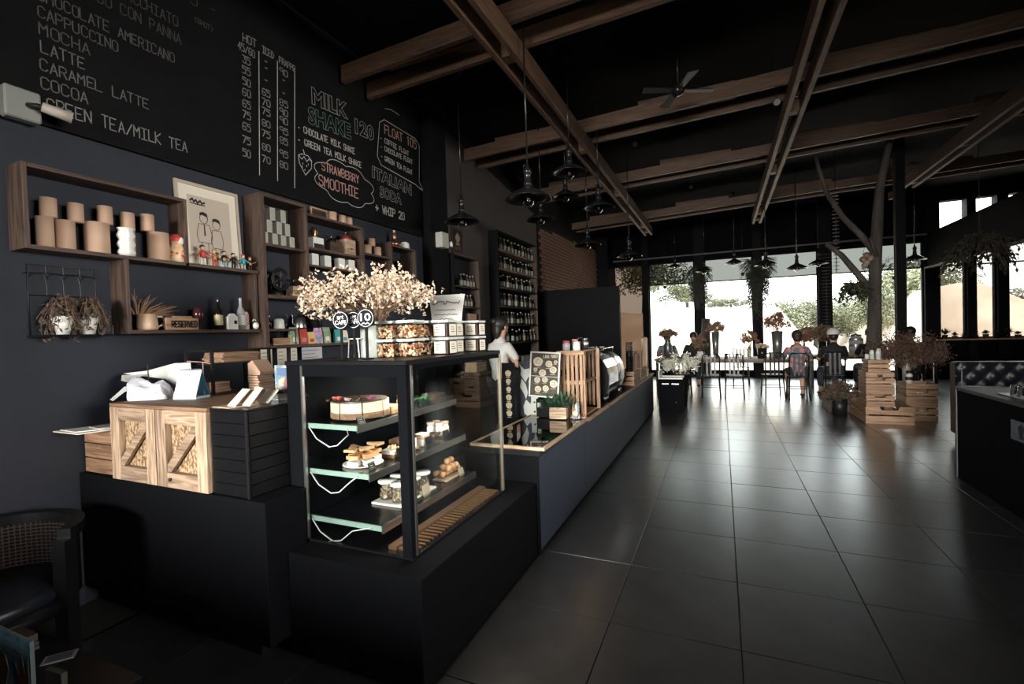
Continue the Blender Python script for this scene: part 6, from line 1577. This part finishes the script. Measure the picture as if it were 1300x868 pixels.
# ---- dead tree standing in the crate planter
t = thing('dead_tree', 'bare weathered tree trunk with forked branches rising from the crates', 'tree', (2.16, 9.05, .012))
G().tube([(0, 0, .0), (.0, .0, .6), (.01, 0, 1.07), (.03, 0, 1.7), (.045, 0, 2.4), (.08, 0, 3.0), (.11, 0, 3.48), (.20, 0, 3.95), (.28, .02, 4.36)], [.13, .115, .105, .088, .085, .075, .062, .05, .035], 12).build('trunk', BARK, t)
G().tube([(.03, 0, 2.55), (-.12, 0, 2.80), (-.36, 0, 3.12), (-.56, 0, 3.50), (-.68, .0, 3.95), (-.72, .0, 4.15)], [.055, .045, .04, .036, .03, .022], 9).build('branch', BARK, t)
G().tube([(.02, 0, 1.85), (-.15, -.02, 2.15), (-.40, -.05, 2.52), (-.60, -.05, 2.72)], [.06, .05, .042, .036], 9).build('branch', BARK, t)
G().tube([(.05, -.06, 2.45), (-.02, -.12, 2.66), (-.06, -.14, 2.74)], [.03, .025, .018], 7).build('branch_stub', BARK, t)
G().tube([(.06, -.03, 2.2), (.14, -.10, 2.34)], [.02, .012], 6).build('twig', BARK, t)
t = thing('onion_net', 'string net of round bulbs hanging from the dead tree stub', 'net bag', (2.06, 8.90, 2.38))
for k, (dx, dz) in enumerate(((0, 0), (-.045, .05), (.05, .06), (0, .11), (-.02, -.04))): G().ball((dx, 0, dz), .05, 9, 6).build('bulb', mat('onion_skin', (.18, .10, .07), .5, col2=(.30, .24, .20), scale=9) if k == 0 else bpy.data.materials['onion_skin'], t)
G().tube([(-.05, 0, .12), (0, 0, .33), (.05, 0, .12)], .004, 5).tube([(0, .0, .33), (.04, -.0, .375)], .004, 5).build('string', IRON, t)
def fern(name, label, x, y, z, n, L, drop, m, seed, top=None, cat='hanging plant', w=.03, sx=1.0):
    r = random.Random(seed); t = thing(name, label, cat, (x, y, z)); g = G(); s = G()
    for _ in range(n):
        a = r.uniform(0, 2 * PI); l_ = L * r.uniform(.5, 1.0); dd = drop * r.uniform(.35, 1.0)
        pts = [Vector((sx * l_ * u * math.cos(a), l_ * u * math.sin(a), .12 * math.sin(min(1, u * 1.8) * PI / 2) * r.uniform(.6, 1.2) - dd * max(0, u - .25) ** 1.5)) for u in (0, .2, .4, .6, .8, 1)]
        s.tube(pts, .003, 3, cap=False)
        for p, q in zip(pts, pts[1:]):
            for _k in range(4):
                pp = p.lerp(q, r.random()); d = (q - p).normalized() + Vector((r.gauss(0, .8), r.gauss(0, .8), r.gauss(-.3, .6))); g.leaf(pp, d, (r.gauss(0, 1), r.gauss(0, 1), 1), w * r.uniform(1.5, 3), w)
    s.build('fronds', STEMM, t, kind='stuff'); g.build('leaves', m, t, kind='stuff')
    G().lathe([(0, -.10), (.07, -.08), (.09, 0), (.07, .03), (0, .03)], seg=12).build('basket', IRON, t)
    if top: G().cyl(0, 0, .03, top - z, .005, seg=5).build('hanger', IRON, t)
    return t
fern('hanging_fern', 'drooping dark fern hung from the lower branch of the dead tree', 1.90, 8.98, 1.98, 50, .26, .50, LEAFD, 61, top=2.22)
fern('hanging_plant', 'large dark trailing plant hanging before the sill windows', 3.42, 9.0, 2.55, 95, .46, .85, MOSS, 62, top=CZ(3.42) - .004, w=.034)
def moss(label, x, y, zt, zb, w, n, seed, tips=None):
    r = random.Random(seed); t = thing('hanging_moss', label, 'hanging plant', (x, y, zt)); g = G(); h = G()
    for _ in range(n):
        a = r.uniform(0, 2 * PI); rr = w * math.sqrt(r.random()); L = (zt - zb) * r.uniform(.25, 1.0) * (1 - .45 * rr / w)
        p0 = Vector((rr * math.cos(a), rr * math.sin(a) * .6, r.uniform(-.15, .05))); pts = [p0 + Vector((r.gauss(0, .02), r.gauss(0, .02), -L * u)) for u in (0, .33, .66, 1)]
        for q in range(int(L / .035)):
            u = r.random(); p = p0 + Vector((r.gauss(0, .03), r.gauss(0, .03), -L * u)); d = Vector((r.gauss(0, .6), r.gauss(0, .6), -1)); g.leaf(p, d, (r.gauss(0, 1), r.gauss(0, 1), 0), .10, .018)
    for _ in range(int(n * .8)):
        a = r.uniform(0, 2 * PI); d = Vector((math.cos(a), math.sin(a) * .6, r.uniform(-.2, .8))); p = Vector((0, 0, 0)); h.tube([p, p + d * w * .9 + Vector((0, 0, .05)), p + d * w * 1.7 - Vector((0, 0, .12 + r.uniform(0, .15)))], [.008, .007, .003], 4)
    g.build('strands', MOSS, t, kind='stuff'); h.build('fronds', LEAFD, t, kind='stuff')
    G().lathe([(0, -.10), (.09, -.06), (.10, .02), (0, .03)], seg=10).build('base_plate', BARK, t)
    G().tube([(0, .0, -.05), (0, .1, -.05)], .02, 6).build('bracket', IRON, t)
    return t
moss('shaggy moss plant on the pillar between the second and third windows', -.58, 14.66, 3.0, 1.75, .23, 130, 71)
moss('shaggy moss plant on the pillar right of the third window, longest of the two', .94, 14.66, 3.05, 1.45, .28, 200, 72)
t = thing('log_post', 'rough log standing against the pillar under the first moss plant', 'log', (-.42, 14.70, 0))
G().tube([(0, 0, 0), (.01, 0, .8), (0, 0, 1.3), (.02, 0, 1.7)], [.13, .125, .12, .11], 12).build('log', BARK, t)
def spiral(label, x, y, z0, z1, r_, step, m, top=None):
    t = thing('spiral_mobile', label, 'ornament', (x, y, z0)); H = z1 - z0; n_ = int(H / step)
    for k in range(n_): G().lathe([(.012, 0), (r_ * R.uniform(.85, 1.1), .006), (.012, .014)], seg=12).build('disc', m, t, loc=(0, 0, k * step))
    G().cyl(0, 0, 0, (top - z0) if top else H, .006, seg=6).build('core', IRON, t)
spiral('hanging string of wooden discs before the dead tree branch', 1.80, 9.6, 2.30, 3.70, .055, .062, mat('disc_wood', (.10, .07, .055), .7), top=CZ(1.8) - .004)
spiral('stack of ribbed discs along the window pillar behind the hanging string', 2.53, 14.72, .02, 3.4, .11, .085, mat('disc_dark', (.07, .045, .038), .7))

# ---- crates round the tree
slat_crate('wooden_crate', 'wide lower pine crate at the front of the tree planter', 1.885, 8.32, 0, .565, .92, .25, 2, hole=True, gap=.022)
slat_crate('wooden_crate', 'middle pine crate with slotted handle stacked at the planter front', 1.895, 8.325, .2515, .335, .42, .245, 3, hole=True, gap=.018)
slat_crate('wooden_crate', 'upper pine crate with printed mark in the planter stack', 1.895, 8.325, .4975, .335, .42, .245, 3, hole=True, gap=.018)
slat_crate('wooden_crate', 'smallest pine crate topping the planter stack under the white cups', 1.925, 8.335, .7435, .265, .36, .175, 3, gap=.014)
slat_crate('wooden_crate', 'lower pine crate under the brown flower bush', 2.47, 8.72, 0, .37, .42, .27, 3, hole=True, gap=.018)
slat_crate('wooden_crate', 'upper pine crate under the brown flower bush', 2.47, 8.72, .2715, .37, .42, .27, 3, hole=True, gap=.018)
slat_crate('wooden_crate', 'dark pine crate at the rear left of the tree planter', 1.60, 9.28, 0, .60, .50, .28, 2, mts=WAL)
t = tag(G().box(0, .06, -.0005, 0, 0, .028).build('printed_mark', INK, loc=(2.03, 8.3243, .66)), 'small black stamp on the upper planter crate', 'stamp') if False else None
g = G(); write(g, plane_xz(8.3242), 'OAK', 2.035, .672, 2.10, .672, .035, .009); 
pm = g.build('printed_mark', INK, [o for o in bpy.data.objects if o.name.startswith('wooden_crate') and o.get('label', '').startswith('upper pine crate with')][0]); pm.location = (-1.895, -8.325, -.4975)
for k, (x, y, h) in enumerate(((2.0, 8.45, .17), (2.07, 8.43, .175), (2.10, 8.53, .19), (1.965, 8.55, .09))):
    t = thing('paper_cup_stack', ['left stack of white cups on the smallest crate', 'middle stack of white cups on the smallest crate', 'rear stack of white cups on the smallest crate', 'single white cup at the edge of the smallest crate'][k], 'paper cups', (x, y, .919), group='white cups on the smallest crate')
    for q in range(max(1, int((h - .08) / .016))): G().lathe([(0, 0), (.032, 0), (.024, .075), (0, .075)], seg=12).build('cup', CERAM, t, loc=(0, 0, .016 * q))
t = thing('tall_vase', 'tall pale cylinder vase holding the brown flower bush', 'vase', (2.50, 8.90, .542))
t.location.x = 2.53
G().lathe([(0, 0), (.05, 0), (.055, .45), (.048, .45), (.045, .01), (0, .01)], seg=16).build('vase', mat('milky_vase', (.34, .34, .31), .3), t)
t = thing('dried_bouquet', 'sprawling brown dried flower bush beside the crates', 'dried flowers', (2.53, 8.90, .542)); bouquet(t, 230, .03, .22, .50, .47, [DRYD, DRYD, DRYB], 81, .024, 16, (1, .8), low=.35)
t = thing('candle_jar', 'small cream jar with dark label in front of the tall vase', 'jar', (2.52, 8.77, .542)); G().lathe([(0, 0), (.042, 0), (.042, .13), (.03, .15), (0, .15)], seg=14).build('jar', CREAM, t); G().lathe([(.043, .05), (.043, .10)], seg=14).build('label', INK, t); G().lathe([(0, .15), (.03, .15), (.03, .19), (0, .19)], seg=12).build('lid', IRON, t)
t = thing('dry_shrub', 'low reddish dry shrub in a dark pot left of the crates', 'potted plant', (1.72, 8.98, 0)); t.location = (1.70, 9.02, 0)
G().lathe([(0, 0), (.10, 0), (.11, .26), (.10, .26), (.09, .02), (0, .02)], seg=14).build('pot', IRON, t); bouquet(t, 90, .04, .20, .36, .22, [DRYD, LEAFD], 83, .03, 14, low=.3)

# ---- sill plants
for k in range(9):
    x = 4.98 + k * .19; h = (.10, .07, .08, .09, .10, .08, .10, .07, .09)[k]
    t = thing('sill_plant', '%s small potted plant along the window sill' % ORD[k], 'potted plant', (x, YF - .14, .9855), group='little pots on the window sill')
    G().lathe([(0, 0), (.045, 0), (.06, h), (.052, h), (.04, .01), (0, .01)], seg=12).build('pot', [GUNM, BARK, IRON][k % 3], t)
    g = G()
    for q in range(60):
        d = Vector((R.gauss(0, .7), R.gauss(0, .7), abs(R.gauss(.6, .6)))).normalized(); g.leaf(Vector((0, 0, h)) + d * R.uniform(0, .03), d, (0, 0, 1), .09 + .07 * (k in (0, 6)), .025)
    g.build('leaves', LEAFD, t, kind='stuff')

# ================================================================== RIGHT SIDE: service counter, tufted booth
t = thing('service_counter', 'black service counter on the right with a pale corner strip', 'counter', (1.98, 2.6, 0))
G().box(0, .75, 0, 3.07, .0, .82, .004).build('body', BLACKM, t); G().box(-.012, .76, -.01, 3.085, .8205, .85, .003).build('worktop', BLACKL, t); G().box(-.006, .010, 3.06, 3.078, .0, .82, .002).build('corner_strip', mat('grey_strip', (.22, .22, .23), .4, .5), t)
t = thing('child_safety_notice', 'small pale blue notice on the service counter front', 'sign', (1.9795, 4.45, .565)); t['label'] = 'small pale blue notice fixed on the black service counter'
G().box(-.004, 0, 0, .31, 0, .145).build('plate', mat('blue_notice', (.10, .13, .18), .6, col2=(.16, .19, .24), scale=15), t)
G().prism([(.14, .02), (.20, .02), (.20, .06), (.22, .10), (.17, .13), (.13, .10), (.15, .06)], -.0055, -.0042, 'x').build('printed_figure', INK, t)
for k in range(2): G().box(-.0055, -.0042, .03, .11, .03 + .04 * k, .055 + .04 * k).build('printed_line', mat('notice_white', (.3, .32, .35), .6) if k == 0 else bpy.data.materials['notice_white'], t)
t = thing('side_screen', 'thin upright edge panel at the end of the service counter', 'panel', (2.02, 5.66, .8505)); G().box(-.006, .0, .0, .008, 0, .17).box(0, .36, 0, .008, .0, .006).build('edge', mat('panel_edge', (.16, .16, .17), .4), t)
t = thing('glass_tray', 'steel tray of upturned glasses on the service counter', 'tray', (2.18, 4.95, .8505)); G().box(-.13, .13, -.2, .2, 0, .01, .003).build('tray', STEEL, t)
for k in range(6):
    o = G().lathe([(0, .075), (.026, .075), (.032, 0), (.029, 0), (.023, .07), (0, .07)], seg=14).build('drinking_glass', glass('clear_tumbler', (.8, .82, .84), 1.2, frost=(.08, (.5, .5, .52))) if k == 0 else bpy.data.materials['clear_tumbler'], loc=(2.12 + (k % 2) * .1, 4.84 + (k // 2) * .1, .8610)); tag(o, '%s upturned glass of the %s row on the steel tray' % (ORD[k // 2], ['aisle side', 'inner'][k % 2]), 'glass', 'upturned glasses on the steel tray')
t = thing('tufted_booth', 'black leather booth seat with deep buttoned back', 'sofa', (2.52, 7.25, 0))
g = G(); nx, nz = 60, 16; rows_ = []
for j in range(nz + 1):
    row = []
    for i in range(nx + 1):
        u, v = i / nx * 1.5, j / nz * .46
        d = .035 * (abs(math.sin(PI * (u / .17 + v / .2))) * abs(math.sin(PI * (u / .17 - v / .2)))) ** .8
        row.append((u, -.02 - d, .50 + v))
    rows_.append(g.verts(row))
for a, b in zip(rows_, rows_[1:]):
    for i in range(nx): g.bm.faces.new([a[i], a[i + 1], b[i + 1], b[i]]).smooth = True
g.build('tufted_back', LEATH, t); G().box(0, 1.5, -.02, .16, .10, .965, .02).build('back_frame', LEATH, t); G().box(0, 1.5, -.52, -.06, .10, .46, .03).build('seat_cushion', LEATH, t)
g = G()
for j in range(3):
    for i in range(9):
        u = (i + (j % 2) * .5) * .17; v = .1 + j * .1
        if u < 1.45 and v < .45: g.ball((u + .0, -.026, .50 + v), .010, 6, 4)
g.build('buttons', STEEL, t, kind='stuff')
for x in (.05, 1.45):
    for y in (-.45, .10): G().cyl(x, y, 0, .10, .02).build('foot', IRON, t)

# ================================================================== FOREGROUND LEFT
t = thing('cane_chair', 'dark tub chair with a woven cane back beside the counter', 'chair', (-3.02, .95, 0), rz=.35); t.scale = (.92, .92, .92)
def arc(r_, a0, a1, n_=24): return [(r_ * math.cos(a0 + (a1 - a0) * k / n_), r_ * math.sin(a0 + (a1 - a0) * k / n_)) for k in range(n_ + 1)]
A0, A1 = math.radians(14), math.radians(200)
g = G(); o_, i_ = arc(.37, A0, A1), arc(.31, A0, A1)
g.prism(o_ + i_[::-1], .655, .705, 'z'); g.build('top_rail', BLACKL, t)
g = G(); o_, i_ = arc(.345, A0, A1), arc(.325, A0, A1); g.prism(o_ + i_[::-1], .34, .655, 'z'); g.build('back_shell', BLACKL, t)
g = G()
for k in range(46):
    a = A0 + (A1 - A0) * k / 45; g.tube([(.323 * math.cos(a), .323 * math.sin(a), .36), (.323 * math.cos(a), .323 * math.sin(a), .65)], .004, 4)
for q in range(15): g.tube([(.321 * math.cos(A0 + (A1 - A0) * k / 30), .321 * math.sin(A0 + (A1 - A0) * k / 30), .37 + q * .019) for k in range(31)], .0035, 4)
g.build('cane_strands', WICK, t, kind='stuff')
for a in (A0, A1): G().prism([(.375 * math.cos(a) + dx, .375 * math.sin(a) + dy) if False else (.34 * math.cos(a) + dx, .34 * math.sin(a) + dy) for dx, dy in ((-.035, -.03), (.035, -.03), (.035, .03), (-.035, .03))], 0, .656, 'z').build('front_post', BLACKL, t)
G().lathe([(0, .36), (.30, .36), (.315, .39), (.30, .43), (0, .44)], seg=24).build('seat_cushion', LEATH, t)
G().lathe([(0, .30), (.33, .30), (.33, .359), (0, .359)], seg=24).build('seat_frame', BLACKL, t)
for a in (math.radians(60), math.radians(120)): G().cyl(.29 * math.cos(a), .29 * math.sin(a), 0, .30, .022, .028).build('leg', BLACKL, t)
t = thing('low_table', 'low black table in the front corner with magazines', 'table', (-2.45, .72, 0))
G().box(-.45, .46, -.36, .30, .225, .25, .004).build('top', BLACKL, t)
for sx in (-.40, .41):
    for sy in (-.30, .20): G().box(sx - .02, sx + .02, sy - .02, sy + .02, 0, .2245).build('leg', BLACKL, t)
t = thing('magazine', 'upright magazine with a bright blue illustrated cover', 'magazine', (-2.50, .80, .2505))
g = G().box(0, .275, 0, .012, 0, .203, .001); g.build('pages', mat('dim_pages', (.10, .12, .12), .8), t)
G().box(0, .28, -.0025, -.0005, 0, .205).build('cover', mat('blue_cover', (.014, .075, .13), .5, col2=(.09, .19, .24), scale=16, mixlo=.42, mixhi=.6), t)
for k, pts in enumerate(([(.0, .0), (.09, .0), (.12, .07), (.10, .12), (.05, .13), (.0, .10)], [(.16, 0), (.27, 0), (.265, .14), (.24, .08), (.22, .145), (.20, .07), (.17, .11)])):
    G().prism(pts, -.004, -.0027, 'y').build('printed_figure', mat('cover_brown_%d' % k, ((.06, .028, .017), (.05, .025, .017))[k], .5, col2=(.11, .06, .035), scale=30), t)
g = G()
for q in range(3): poly(g, plane_xz(-.0032), [(.10 + .014 * i, .18 - .02 * q + .006 * R.uniform(-1, 1)) for i in range(11)], .007)
g.build('cover_title', mat('cover_title_grey', (.22, .26, .28), .6), t)
t = thing('magazine_stack', 'stack of old magazines lying behind the blue magazine', 'magazines', (-2.88, .90, .2505))
for k in range(4): G().box(R.uniform(-.01, .01), .30 + R.uniform(-.01, .01), -.04, .055, .016 * k, .016 * k + .0145, .001).build('magazine', mat('grey_magazine_%d' % k, (.045 + .01 * (k % 3), .042, .04), .7), t)
t = thing('small_card', 'small grey card lying at the table corner', 'card', (-2.42, .955, .2505), rz=.9); G().box(-.05, .05, -.03, .03, 0, .004).build('card', mat('grey_card', (.22, .24, .26), .5), t); G().box(-.04, .04, -.022, .022, .0042, .0048).build('printed_panel', mat('card_blue', (.06, .07, .10), .5), t)
t = thing('thin_book', 'grey book leaning beside the blue magazine', 'book', (-2.215, .83, .2505), rot=(0, 0, .1)); G().box(0, .09, 0, .02, 0, .09, .001).build('cover', mat('grey_book', (.03, .028, .026), .6), t); G().box(.005, .0905, .003, .017, .0005, .0905).build('pages', mat('old_pages', (.05, .048, .04), .8), t)
